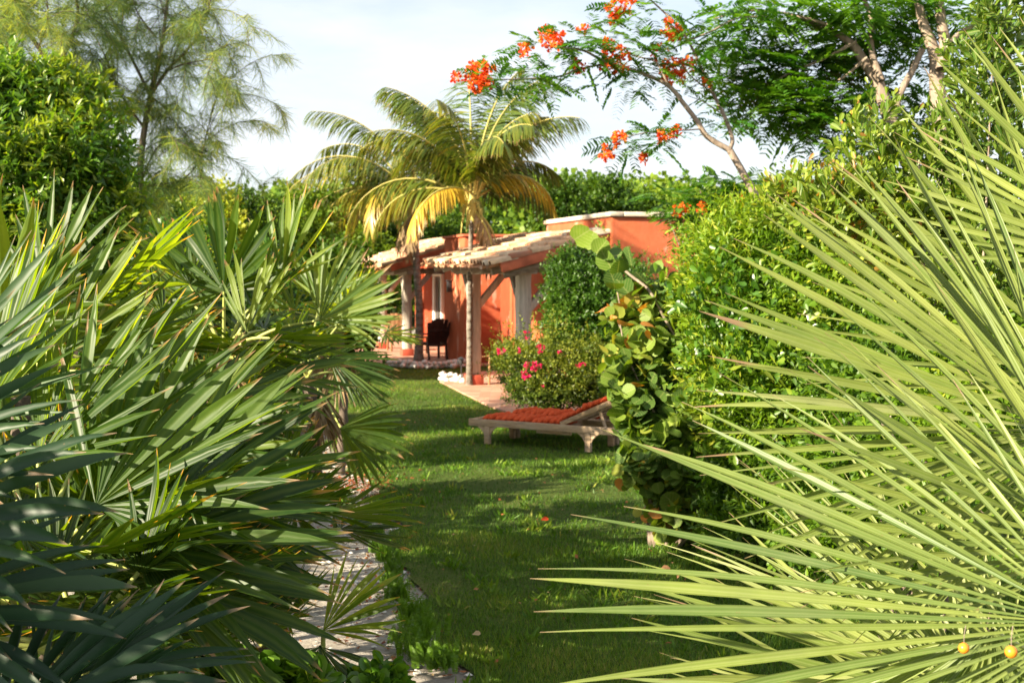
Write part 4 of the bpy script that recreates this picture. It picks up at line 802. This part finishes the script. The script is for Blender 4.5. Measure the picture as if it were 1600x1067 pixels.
# leathery shrub, upper right
bl = [blob(1245, 300, 7.4, 45, 30), blob(1300, 320, 7.3, 70, 55), blob(1360, 235, 7.4, 50, 75), blob(1350, 330, 7.2, 90, 60), blob(1440, 290, 7.3, 90, 90), blob(1540, 240, 7.2, 90, 110), blob(1535, 120, 7.2, 55, 90), blob(1560, 40, 7.2, 50, 60), blob(1480, 400, 7.2, 140, 90), blob(1600, 380, 7.0, 100, 140), blob(1215, 330, 7.4, 30, 25)]
t = empty('leathery_shrub', gnd(1480, 7.4), 'tall shrub with leathery yellow and green paddle leaves behind the bright fan palm', 'shrub', hd)
foliage('foliage', t, 'button', bl, 1350, T_oval(.21, .62), .066, per=9, twl=.16, seed=12, lo=.35, lump=.4, tint=(.55, .24), up=.9, ang=.6, sizevar=.3, tuft=False); stems(t, 'bark', gnd(1480, 7.4), bl[4:9], 9, .016, 9, reach=.6)
# low shrub under the palm leaves
bl = [blob(1330, 720, 7.2, 90, 70), blob(1430, 680, 7.0, 90, 80), blob(1260, 760, 7.4, 60, 60), blob(1400, 800, 6.9, 120, 80), blob(1520, 740, 6.6, 120, 120), blob(1540, 600, 6.8, 110, 90), blob(1300, 850, 7.2, 90, 60), blob(1420, 560, 7.3, 110, 70), blob(1330, 600, 7.6, 80, 60)]
t = empty('low_shrub', gnd(1420, 7.1), 'low shaded shrub with small rounded leaves and woody twigs under the bright fan palm', 'shrub', hd)
foliage('foliage', t, 'hedge', bl, 3200, T_oval(.26, .6), .048, per=7, twl=.16, seed=13, lo=.5, lump=.3, tint=(.32, .25), up=.4, ang=.9); stems(t, 'bark', gnd(1420, 7.1), bl, 18, .012, 10, reach=.8)
g = Geo(); tube(g, smooth_poly([Wp(1380, 660, 6.6), Wp(1400, 690, 6.6), Wp(1430, 712, 6.6), Wp(1480, 750, 6.6), Wp(1540, 800, 6.6)], 5), [.008]*5+[.014]*16 if False else .013, 7); tube(g, smooth_poly([Wp(1400, 690, 6.6), Wp(1385, 668, 6.5), Wp(1392, 650, 6.5)], 4), .006, 5); g.build('branch', M['bark'], t, t.location)

# ------------------------------------------------------------------ fan palms
def fan(g, hub, ax, nr, Rr, nseg=38, spread=110, fused=.38, wk=1.0, droop=.12, costa=0.0, seed=0, tint=.5, tv=.16, curl=0.0, fold=.45, tipsag=.0, stiff=.9, tw=.5, jit=.5, cup=0.0, short=.22):
    rs = np.random.RandomState(seed); ax = nrmz(ax); nr = nrmz(np.array(nr, float)-ax*np.dot(nr, ax)); sd = np.cross(nr, ax); hub = np.array(hub, float); K = 11; t = np.linspace(0, 1, K)
    ph = np.linspace(-R(spread), R(spread), nseg); dph = ph[1]-ph[0]
    for i, p in enumerate(ph):
        q = p/R(spread); Ls = Rr*(1-short*q*q)*(1-.12*rs.rand()); ts = fused*1.14*(1+.15*rs.randn())*(1-.25*abs(q)); o = hub+ax*costa*Rr*max(0, math.cos(p*.85))
        dj = rs.randn()*dph*jit; d0 = ax*math.cos(p)+sd*math.sin(p)+nr*cup*q*q; d0 = nrmz(d0+nr*rs.randn()*.10*jit/.5); lat = nrmz(np.cross(nr, d0)); pos = []; wd = []; dirs = []; cur = o.copy(); dd = d0.copy(); bendn = rs.randn()*.05+curl; sag = droop*(.6+.8*rs.rand()); ds = Ls/(K-1); brk = .0
        if rs.rand() < tipsag: brk = rs.uniform(.55, .8)
        for k in range(K):
            pos.append(cur.copy()); dirs.append(dd.copy()); s = t[k]
            w_f = s*Ls*math.tan(dph/2)*(1+costa*.3); w_s = ts*Ls*math.tan(dph/2)
            if s <= ts: w = w_f
            else: u = (s-ts)/(1-ts); w = w_s*(1+.9*u*(1-u))*(1-u**2.2)
            wd.append(max(w*wk, .0006)); f = max(0, s-.25)
            dd = nrmz(dd + np.array([0, 0, -1])*sag*f*.36 + nr*bendn*f + (lat*dj*.25 if s > ts else 0) + (np.array([0, 0, -1.2]) if brk and s > brk else 0))
            cur = cur + dd*ds
        pos = np.array(pos); wd = np.array(wd)[:, None]; dirs = np.array(dirs); l2 = nrmz(np.cross(nr, dirs)); n2 = np.cross(dirs, l2); twv = (rs.randn()*tw)*np.clip(t-ts, 0, 1)[:, None]; l3 = l2*np.cos(twv)+n2*np.sin(twv); n3 = n2*np.cos(twv)-l2*np.sin(twv)
        a = pos-l3*wd; b = pos-n3*wd*fold*2; c = pos+l3*wd; V = np.stack([a, b, c], 1).reshape(-1, 3)
        F = []; 
        for k in range(K-1): F += [[3*k, 3*k+1, 3*k+4, 3*k+3], [3*k+1, 3*k+2, 3*k+5, 3*k+4]]
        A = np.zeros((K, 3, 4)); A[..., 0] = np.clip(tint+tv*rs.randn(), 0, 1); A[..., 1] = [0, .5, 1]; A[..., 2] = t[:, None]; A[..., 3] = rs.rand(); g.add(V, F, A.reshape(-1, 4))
def petiole(g, a, b, r=.009, sag=.05):
    a = np.array(a, float); b = np.array(b, float); tube(g, smooth_poly([a, (a+b)/2+np.array([0, 0, sag]), b], 6), [r*1.6]+[r]*12 if False else np.linspace(r*1.5, r*.8, 13), 6, cap=False)
def palm(label, crown, leaves, mt, base=None, trunk_r=.05, group=None, nm='fan_palm', stalk='stalkR', skirt=0, seed=0):
    """leaves: (hub, axis, normal, R, kwargs)"""
    crown = np.array(crown, float); base = np.array(base if base is not None else (crown[0], crown[1], 0.0), float); r = empty(nm, base, label, 'palm', group)
    if crown[2] > .25:
        g = Geo(); tp = smooth_poly([base, (base+crown)/2+[.04, 0, 0], crown], 8); rr_ = trunk_r*(1+.12*np.sin(np.arange(len(tp))*2.4)); tube(g, tp, rr_, 10); g.build('trunk', M['barkd'], r, base, smooth=False)
    for i, (hub, ax, nr, Rr, kw) in enumerate(leaves):
        g = Geo(); kw = dict(kw); kw.setdefault('seed', seed*50+i); m2 = kw.pop('mt', mt); fan(g, hub, ax, nr, Rr, **kw); f = g.build('frond', M[m2], r, base); g = Geo(); petiole(g, crown, hub); g.build('petiole', M[stalk], f, base, smooth=True)
    rs = np.random.RandomState(seed)
    if skirt:
        for k in range(skirt):
            a = rs.rand()*6.28; h = crown+np.array([math.cos(a)*.14, math.sin(a)*.14, -.12-.2*rs.rand()]); g = Geo(); fan(g, h, (math.cos(a)*.45, math.sin(a)*.45, -1), (math.cos(a), math.sin(a), .4), .45+.2*rs.rand(), nseg=16, spread=60, fused=.3, droop=.5, seed=seed+k, tint=.5, tv=.3, tw=1.2); g.build('dry_frond', M['dry'], r, base)
    return r
def ring(crown, n, pet, Rr, seed, azr=(0, 360), elr=(15, 80), **kw):
    "n leaves on stalks spreading round a crown"
    rs = np.random.RandomState(seed); out_ = []; crown = np.array(crown, float)
    for i in range(n):
        az = R(azr[0]+(azr[1]-azr[0])*(i+.8*rs.rand())/n); el = R(elr[0]+(elr[1]-elr[0])*rs.rand()); h = np.array([math.cos(az)*math.cos(el), math.sin(az)*math.cos(el), math.sin(el)]); p = pet*(.75+.5*rs.rand()); hub = crown+h*p; ax = nrmz(h+np.array([0, 0, -.25])+.2*rs.randn(3)); nr = np.array([-math.cos(az)*math.sin(el), -math.sin(az)*math.sin(el), math.cos(el)])+.25*rs.randn(3)
        k = dict(kw); k['tint'] = np.clip(kw.get('tint', .5)+.18*rs.randn(), 0, 1); out_.append((hub, ax, nr, Rr*(.85+.3*rs.rand()), k))
    return out_
# --- bright palm, right foreground
def img(dx, dy, dz): return R_*dx + U_*(-dy) + F_*dz       # direction in the picture plane: right, down, away
C = Wp(1760, 1180, 3.3); Lr = [
    (Wp(1775, 968, 2.75), img(-1, .10, .10), img(-.05, -.55, -1), 1.24, dict(nseg=46, spread=96, fused=.40, costa=.10, droop=.06, tint=.38, fold=.6, seed=1, jit=.5, curl=-.02, short=.78, wk=.52, tv=.22)),
    (Wp(1710, 690, 3.4), img(-1, -.42, .05), img(-.1, -.4, -1), 1.05, dict(nseg=44, spread=75, fused=.40, costa=.08, droop=.04, tint=.6, fold=.5, seed=2, jit=.5, wk=.85)),
    (Wp(1530, 1180, 3.8), img(-.8, -.78, .1), img(-.2, -.4, -1), 1.08, dict(nseg=30, spread=60, fused=.30, droop=.03, tint=.9, fold=.6, seed=3, jit=.9, wk=.7)),
    (Wp(1730, 600, 4.2), img(-.62, -.85, .1), img(-.1, -.3, -1), 1.22, dict(nseg=30, spread=60, fused=.34, droop=.05, tint=.65, fold=.5, seed=4, jit=.6, wk=.8)),
    (Wp(1540, 1100, 3.2), img(-1, -.12, .12), img(0, -.8, -1), .98, dict(nseg=30, spread=62, fused=.34, droop=.08, tint=.65, fold=.6, seed=5, jit=.7, wk=.75)),
    (Wp(1550, 985, 2.95), img(-.1, 1, .1), img(-.5, .1, -1), .62, dict(nseg=20, spread=62, fused=.45, droop=.1, tint=.3, seed=6, fold=.5)),
    (Wp(1640, 1070, 3.4), img(-1, -.08, .08), img(-.1, -.6, -1), 1.2, dict(nseg=34, spread=58, fused=.32, droop=.04, tint=.85, fold=.6, seed=12, jit=.8, wk=.62)),
    (Wp(1740, 860, 3.05), img(-.75, -.68, .08), img(-.1, -.5, -1), .9, dict(nseg=36, spread=66, fused=.38, droop=.05, tint=.5, fold=.55, seed=10, jit=.8, wk=.7)),
    (Wp(1800, 420, 4.0), img(-.45, -1, .1), img(-.3, -.2, -1), 1.0, dict(nseg=30, spread=60, fused=.36, droop=.05, tint=.6, fold=.5, seed=8, jit=.6, wk=.85)),
    (Wp(1640, 1150, 4.4), img(-1, -.35, .1), img(0, -.5, -1), 1.2, dict(nseg=32, spread=60, fused=.28, droop=.06, tint=.9, fold=.6, seed=9, jit=.8, wk=.7)),
]
palm('big bright yellow green fan palm with long stiff leaf blades in the right foreground', C, Lr, 'palmR', trunk_r=.10)
for (px, py, d, s, lab) in ((1580, 1018, 2.3, .0115, 'small round orange fruit hanging by the right edge among palm blades'), (1506, 1012, 2.62, .0115, 'small round orange fruit half hidden behind a palm blade')):
    c = Wp(px, py, d); f = empty('fruit', c, lab, 'fruit'); g = Geo(); th = np.linspace(-math.pi/2, math.pi/2, 9); tube(g, [c+[0, 0, s*math.sin(a)] for a in th], [max(s*math.cos(a), .0005) for a in th], 14); g.build('flesh', M['fruit'], f, c, smooth=True)
    g = Geo(); tube(g, smooth_poly([c+[0, 0, s*.9], c+[.004, .01, s*2.2], c+[.014, .03, s*3.4]], 4), .0009, 5); g.build('stalk', M['bark'], f, c)

# --- left palms
lp = 'fan palms along the left side'
V3 = lambda *a: np.array(a, float)
c1 = Wp(-160, 1000, 2.9)
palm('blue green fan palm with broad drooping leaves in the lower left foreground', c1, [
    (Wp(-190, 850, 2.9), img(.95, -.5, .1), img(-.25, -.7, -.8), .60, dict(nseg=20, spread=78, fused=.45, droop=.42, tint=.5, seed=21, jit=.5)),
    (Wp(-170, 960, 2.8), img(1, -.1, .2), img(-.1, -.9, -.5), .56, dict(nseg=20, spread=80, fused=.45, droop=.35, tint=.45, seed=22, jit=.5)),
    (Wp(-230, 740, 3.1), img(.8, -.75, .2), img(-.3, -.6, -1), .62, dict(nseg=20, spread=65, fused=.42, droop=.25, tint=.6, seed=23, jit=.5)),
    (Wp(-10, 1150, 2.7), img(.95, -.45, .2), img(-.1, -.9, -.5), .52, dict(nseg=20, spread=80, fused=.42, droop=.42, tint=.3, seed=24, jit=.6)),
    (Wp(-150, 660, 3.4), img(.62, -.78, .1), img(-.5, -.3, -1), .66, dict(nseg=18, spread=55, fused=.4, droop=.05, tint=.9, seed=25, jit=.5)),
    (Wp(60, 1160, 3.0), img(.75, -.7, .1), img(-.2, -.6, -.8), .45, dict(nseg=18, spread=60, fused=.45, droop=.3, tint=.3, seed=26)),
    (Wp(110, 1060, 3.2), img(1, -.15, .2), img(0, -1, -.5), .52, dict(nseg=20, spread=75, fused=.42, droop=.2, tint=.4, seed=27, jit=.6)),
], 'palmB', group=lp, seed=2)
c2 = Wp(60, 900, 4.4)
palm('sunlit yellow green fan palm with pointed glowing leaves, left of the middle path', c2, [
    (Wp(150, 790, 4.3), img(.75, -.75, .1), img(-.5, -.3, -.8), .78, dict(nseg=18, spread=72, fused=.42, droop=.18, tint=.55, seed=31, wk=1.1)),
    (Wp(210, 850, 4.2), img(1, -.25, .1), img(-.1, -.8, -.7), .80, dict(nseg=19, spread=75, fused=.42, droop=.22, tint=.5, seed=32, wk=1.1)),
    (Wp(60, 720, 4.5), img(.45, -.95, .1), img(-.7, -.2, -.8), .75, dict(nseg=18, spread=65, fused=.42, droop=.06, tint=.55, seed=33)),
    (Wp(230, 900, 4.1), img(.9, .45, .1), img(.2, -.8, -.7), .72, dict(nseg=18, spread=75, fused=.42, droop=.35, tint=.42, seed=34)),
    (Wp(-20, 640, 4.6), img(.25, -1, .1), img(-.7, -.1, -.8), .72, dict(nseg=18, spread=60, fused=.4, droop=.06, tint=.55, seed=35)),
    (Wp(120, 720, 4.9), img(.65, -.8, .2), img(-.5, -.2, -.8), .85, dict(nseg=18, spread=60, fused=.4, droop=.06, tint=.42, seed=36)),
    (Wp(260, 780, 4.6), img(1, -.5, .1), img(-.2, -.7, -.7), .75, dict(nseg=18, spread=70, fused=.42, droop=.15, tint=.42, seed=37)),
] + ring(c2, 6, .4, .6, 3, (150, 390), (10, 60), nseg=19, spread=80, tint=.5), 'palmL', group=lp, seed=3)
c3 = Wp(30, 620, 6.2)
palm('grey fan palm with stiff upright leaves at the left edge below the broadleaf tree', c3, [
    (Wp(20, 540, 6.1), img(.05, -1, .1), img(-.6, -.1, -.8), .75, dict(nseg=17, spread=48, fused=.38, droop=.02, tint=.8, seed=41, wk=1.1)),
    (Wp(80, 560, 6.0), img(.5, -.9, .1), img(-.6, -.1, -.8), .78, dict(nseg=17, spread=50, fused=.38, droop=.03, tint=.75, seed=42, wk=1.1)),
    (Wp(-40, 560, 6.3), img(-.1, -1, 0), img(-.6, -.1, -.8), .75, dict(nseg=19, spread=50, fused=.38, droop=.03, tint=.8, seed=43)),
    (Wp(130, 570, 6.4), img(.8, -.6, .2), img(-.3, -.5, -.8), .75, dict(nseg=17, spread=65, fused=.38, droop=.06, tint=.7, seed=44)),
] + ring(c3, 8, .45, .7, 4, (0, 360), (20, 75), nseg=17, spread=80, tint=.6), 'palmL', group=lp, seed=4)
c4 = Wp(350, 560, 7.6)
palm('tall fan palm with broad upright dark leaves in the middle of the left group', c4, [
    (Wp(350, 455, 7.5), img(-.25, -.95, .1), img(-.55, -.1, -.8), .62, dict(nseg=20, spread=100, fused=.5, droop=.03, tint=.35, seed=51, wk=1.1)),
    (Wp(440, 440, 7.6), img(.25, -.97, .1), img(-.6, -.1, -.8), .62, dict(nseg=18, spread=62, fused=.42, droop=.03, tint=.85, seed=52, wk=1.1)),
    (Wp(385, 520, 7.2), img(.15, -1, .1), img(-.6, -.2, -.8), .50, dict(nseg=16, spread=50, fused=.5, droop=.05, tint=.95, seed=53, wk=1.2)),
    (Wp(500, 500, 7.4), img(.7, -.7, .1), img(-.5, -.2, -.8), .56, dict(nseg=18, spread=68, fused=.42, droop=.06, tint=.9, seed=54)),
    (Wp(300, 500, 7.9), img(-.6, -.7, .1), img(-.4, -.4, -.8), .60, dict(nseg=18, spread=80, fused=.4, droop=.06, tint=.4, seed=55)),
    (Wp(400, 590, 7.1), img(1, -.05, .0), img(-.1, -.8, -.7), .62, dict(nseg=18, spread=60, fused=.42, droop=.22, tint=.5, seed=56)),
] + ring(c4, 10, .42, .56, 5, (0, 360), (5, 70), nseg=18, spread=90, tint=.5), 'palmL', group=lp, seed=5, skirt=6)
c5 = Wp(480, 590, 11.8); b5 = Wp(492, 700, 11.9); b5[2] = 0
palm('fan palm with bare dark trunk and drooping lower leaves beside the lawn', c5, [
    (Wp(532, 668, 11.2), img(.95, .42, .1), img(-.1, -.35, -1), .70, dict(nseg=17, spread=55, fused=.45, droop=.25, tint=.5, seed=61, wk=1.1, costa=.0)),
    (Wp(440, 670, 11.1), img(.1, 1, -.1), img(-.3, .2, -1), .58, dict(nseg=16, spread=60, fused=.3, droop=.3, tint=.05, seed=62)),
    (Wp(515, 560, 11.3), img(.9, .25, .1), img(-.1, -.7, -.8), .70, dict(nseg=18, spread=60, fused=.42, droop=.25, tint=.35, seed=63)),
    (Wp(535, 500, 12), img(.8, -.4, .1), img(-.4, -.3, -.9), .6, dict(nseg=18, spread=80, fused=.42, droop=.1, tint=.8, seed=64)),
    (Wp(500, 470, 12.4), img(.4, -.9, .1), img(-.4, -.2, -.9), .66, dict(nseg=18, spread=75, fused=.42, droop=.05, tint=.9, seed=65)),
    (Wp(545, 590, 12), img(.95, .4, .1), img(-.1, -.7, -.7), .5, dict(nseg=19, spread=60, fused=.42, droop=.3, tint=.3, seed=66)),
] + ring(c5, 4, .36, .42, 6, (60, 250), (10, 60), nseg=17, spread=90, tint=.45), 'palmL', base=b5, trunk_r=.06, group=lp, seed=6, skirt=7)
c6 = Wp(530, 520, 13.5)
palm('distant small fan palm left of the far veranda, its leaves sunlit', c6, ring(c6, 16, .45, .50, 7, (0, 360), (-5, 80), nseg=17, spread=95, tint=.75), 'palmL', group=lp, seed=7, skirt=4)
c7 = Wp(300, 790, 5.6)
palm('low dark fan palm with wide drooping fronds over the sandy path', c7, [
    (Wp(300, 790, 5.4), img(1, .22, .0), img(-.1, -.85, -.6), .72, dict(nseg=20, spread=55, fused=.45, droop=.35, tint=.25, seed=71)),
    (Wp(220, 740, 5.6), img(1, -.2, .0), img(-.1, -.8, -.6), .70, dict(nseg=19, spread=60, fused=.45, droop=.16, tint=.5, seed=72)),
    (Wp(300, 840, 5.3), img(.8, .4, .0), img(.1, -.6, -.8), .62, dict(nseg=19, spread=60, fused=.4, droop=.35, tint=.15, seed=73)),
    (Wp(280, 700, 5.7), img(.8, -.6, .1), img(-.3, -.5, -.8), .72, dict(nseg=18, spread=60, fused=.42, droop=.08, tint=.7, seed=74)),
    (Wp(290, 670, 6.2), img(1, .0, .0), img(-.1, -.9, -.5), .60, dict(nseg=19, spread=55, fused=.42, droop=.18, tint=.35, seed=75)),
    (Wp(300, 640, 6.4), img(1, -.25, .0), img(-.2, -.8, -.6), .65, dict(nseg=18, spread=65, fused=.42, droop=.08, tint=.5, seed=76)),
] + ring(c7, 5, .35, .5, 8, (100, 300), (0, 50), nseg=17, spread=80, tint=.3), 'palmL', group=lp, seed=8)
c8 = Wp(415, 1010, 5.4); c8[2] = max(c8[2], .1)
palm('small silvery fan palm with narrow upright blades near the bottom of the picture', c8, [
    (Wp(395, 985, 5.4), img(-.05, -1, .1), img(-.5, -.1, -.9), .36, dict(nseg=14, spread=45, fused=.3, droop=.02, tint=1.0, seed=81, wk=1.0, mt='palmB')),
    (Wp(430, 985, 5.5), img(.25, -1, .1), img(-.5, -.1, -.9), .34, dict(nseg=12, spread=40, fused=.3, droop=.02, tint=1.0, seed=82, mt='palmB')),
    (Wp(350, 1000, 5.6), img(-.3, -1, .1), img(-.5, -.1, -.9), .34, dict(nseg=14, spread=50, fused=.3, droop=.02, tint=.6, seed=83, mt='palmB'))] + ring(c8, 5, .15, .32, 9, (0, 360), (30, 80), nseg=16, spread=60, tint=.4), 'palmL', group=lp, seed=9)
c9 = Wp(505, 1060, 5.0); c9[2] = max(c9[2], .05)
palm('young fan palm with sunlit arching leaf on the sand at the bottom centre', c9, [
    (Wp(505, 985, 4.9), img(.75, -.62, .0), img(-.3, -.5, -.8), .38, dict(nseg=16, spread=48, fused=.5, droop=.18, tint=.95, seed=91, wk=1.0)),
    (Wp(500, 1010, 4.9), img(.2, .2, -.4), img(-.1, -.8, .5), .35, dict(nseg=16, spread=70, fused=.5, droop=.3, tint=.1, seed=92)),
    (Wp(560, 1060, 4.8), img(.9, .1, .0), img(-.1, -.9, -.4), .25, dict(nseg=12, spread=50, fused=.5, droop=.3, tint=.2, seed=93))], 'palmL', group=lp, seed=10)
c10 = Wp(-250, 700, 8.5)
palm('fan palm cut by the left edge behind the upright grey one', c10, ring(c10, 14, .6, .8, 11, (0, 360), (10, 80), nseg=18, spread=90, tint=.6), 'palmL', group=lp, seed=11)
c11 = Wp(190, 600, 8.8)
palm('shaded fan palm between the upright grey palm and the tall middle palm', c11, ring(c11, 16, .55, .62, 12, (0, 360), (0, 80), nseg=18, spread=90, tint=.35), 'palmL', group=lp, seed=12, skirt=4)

# ------------------------------------------------------------------ ferns along the path
def fern(x, y, s, seed, label):
    rs = np.random.RandomState(seed); g = Geo(); n = 34
    for i in range(n):
        a = rs.rand()*6.28; lean = .1+.45*rs.rand(); h = s*(.6+.5*rs.rand()); b = np.array([x+.35*s*rs.randn()*.6, y+.35*s*rs.randn()*.6, .01]); hd_ = np.array([math.cos(a), math.sin(a), 0]); t = np.linspace(0, 1, 8)
        pts = b + hd_*(lean*h*t**1.6)[:, None] + np.array([0, 0, 1])*(h*t*(1-.12*t))[:, None]; fx = np.array([-hd_[1], hd_[0], 0]); yaw = rs.randn()*.8; fx = fx*math.cos(yaw)+hd_*math.sin(yaw)
        for sg in (-1, 1):
            m = 20; u = np.linspace(.12, .99, m); xx = u*7; k = np.minimum(xx.astype(int), 6); f = (xx-k)[:, None]; O = pts[k]*(1-f)+pts[k+1]*f; w = h*.10*np.sin(np.clip(u+.12, 0, 1)*math.pi)**.7+.003
            scatter(g, T_strip(.22), O, np.tile(fx*sg, (m, 1))+[0, 0, .25], np.tile(hd_, (m, 1))+.3*rs.randn(m, 3), w, np.full(m, .3+.5*rs.rand()))
    tag(g.build('fern', M['fern'], None, (x, y, 0)), label, 'fern', 'sword ferns edging the lawn')
fpos = [(527, 790, .17), (545, 800, .15), (560, 835, .19), (575, 850, .16), (590, 870, .2), (600, 885, .18), (612, 905, .16), (585, 845, .15), (620, 950, .22), (640, 990, .26), (662, 1010, .24), (632, 1030, .24), (655, 1050, .22), (690, 1060, .2), (610, 925, .16)]
for i, (px, py, s) in enumerate(fpos):
    d = 4200/(py-432+1); x = (px-800)/FPX*d
    lab = {0: 'fern clump farthest up the sandy path by the red fallen leaves', 13: 'fern clump nearest the bottom edge of the picture on the lawn border', 9: 'tall bright fern clump beside the arching young palm leaf'}.get(i, 'low upright green fern clump in the row between sand path and lawn')
    fern(x, d, s, 200+i, lab)
# fleshy low plants at the bottom
def fleshy(px, py, d, s, seed, label):
    c = Wp(px, py, d); base = (c[0], c[1], 0); rs = np.random.RandomState(seed); r = empty('fleshy_shrub', base, label, 'plant', 'fleshy low plants at the bottom'); bl = [(c-[0, 0, s*.3], np.array([s, s*.8, s*.7]))]
    foliage('foliage', r, 'broad', bl, 85, T_oval(.27, .68), .085, per=6, twl=.06, seed=seed, lo=.6, tint=(.62, .2), up=1.3, ang=.75, tuft=True); stems(r, 'stalkR' if 'stalkR' in M else 'bark', base, bl, 18, .006, seed)
fleshy(375, 1075, 4.4, .13, 5, 'light green fleshy leaved plant at the bottom edge, left one'); fleshy(455, 1072, 4.5, .10, 6, 'light green fleshy leaved plant at the bottom edge beside the silvery palm'); fleshy(590, 1085, 4.7, .10, 7, 'dark fleshy leaved plant at the bottom edge under the young palm')
# single fallen leaves
for (px, py, tn, s, lab) in ((845, 826, .2, .07, 'bright orange red fallen leaf lying in the middle of the lawn'), (1033, 908, .75, .08, 'pale brown fallen leaf on the lawn near the hedge foot'), (737, 1014, 1.0, .05, 'tiny white fallen leaf on the lower lawn')):
    d = 4200/(py-432); g = Geo(); scatter(g, T_oval(.4), np.array([[(px-800)/FPX*d, d, .06]]), np.array([[.9, .3, .15]]), np.array([[.2, -.5, 1.]]), s, np.array([tn]));
    tag(g.build('fallen_leaf', M['flame'] if tn == .2 else M['litter'], None, ((px-800)/FPX*d, d, .05)), lab, 'leaf')

# unseen bushes, added past the left edge to shade the near lawn and palm
for i, (x, y, rz, h) in enumerate([(-7.0, .2, 1.3, 2.7), (-7.4, 2.6, 1.2, 2.8), (-7.0, 4.8, .9, 2.5), (-9.5, 13.5, 1.6, 3.4), (-3.3, 1.3, .8, 2.7), (-4.4, 1.6, .9, 2.6)]):
    bl = [(np.array([x, y, h-rz*.75]), np.array([rz, rz, rz*.8])), (np.array([x+.5, y+.7, h*.4]), np.array([rz, rz, h*.42]))]
    bushy('bush', 'unseen green bush added left of the view to cast shade, number from the camera outwards'.replace(', number from the camera outwards', ''), 'bush', (x, y, 0), bl, 900, .12, 'broad', 6, .03, 90+i, group='unseen shading bushes added outside the left edge', lump=.35)

# low young palms filling the floor under the left group
for i, (px, py, d, n, Rr, lab) in enumerate([(40, 960, 4.6, 12, .5, 'low shaded palm at the left edge between the blue green and the sunlit palm'), (170, 930, 5.2, 13, .55, 'low dark palm under the sunlit yellow green fans'), (270, 900, 6.2, 13, .55, 'low dark palm over the sand right of the sunlit fans'),
    (60, 800, 6.6, 13, .6, 'shaded low palm behind the sunlit fans at the far left'), (200, 780, 7.4, 14, .6, 'shaded low palm in the middle of the left thicket'), (330, 750, 8.4, 13, .55, 'shaded low palm left of the sandy path'), (80, 700, 9.5, 13, .6, 'shaded palm deep in the left thicket'),
    (230, 680, 10.5, 14, .6, 'shaded palm under the tall middle palm, far back'), (370, 680, 11.2, 14, .6, 'shaded palm left of the bare dark trunk'), (130, 1060, 4.0, 10, .42, 'low dark palm at the bottom edge under the drooping leaves'), (250, 1040, 4.9, 11, .42, 'low dark palm at the bottom edge left of the silvery one'), (430, 870, 6.4, 13, .46, 'low dark palm whose fronds hang over the sandy path'), (375, 770, 8.6, 12, .42, 'low palm at the left side of the sandy path before the bare trunk')]):
    c = Wp(px, py, d); c[2] = max(c[2], .15); palm(lab, c, ring(c, n, .32, Rr, 300+i, (0, 360), (5, 75), nseg=18, spread=85, tint=.3), 'palmL', trunk_r=.04, group=lp, seed=40+i)
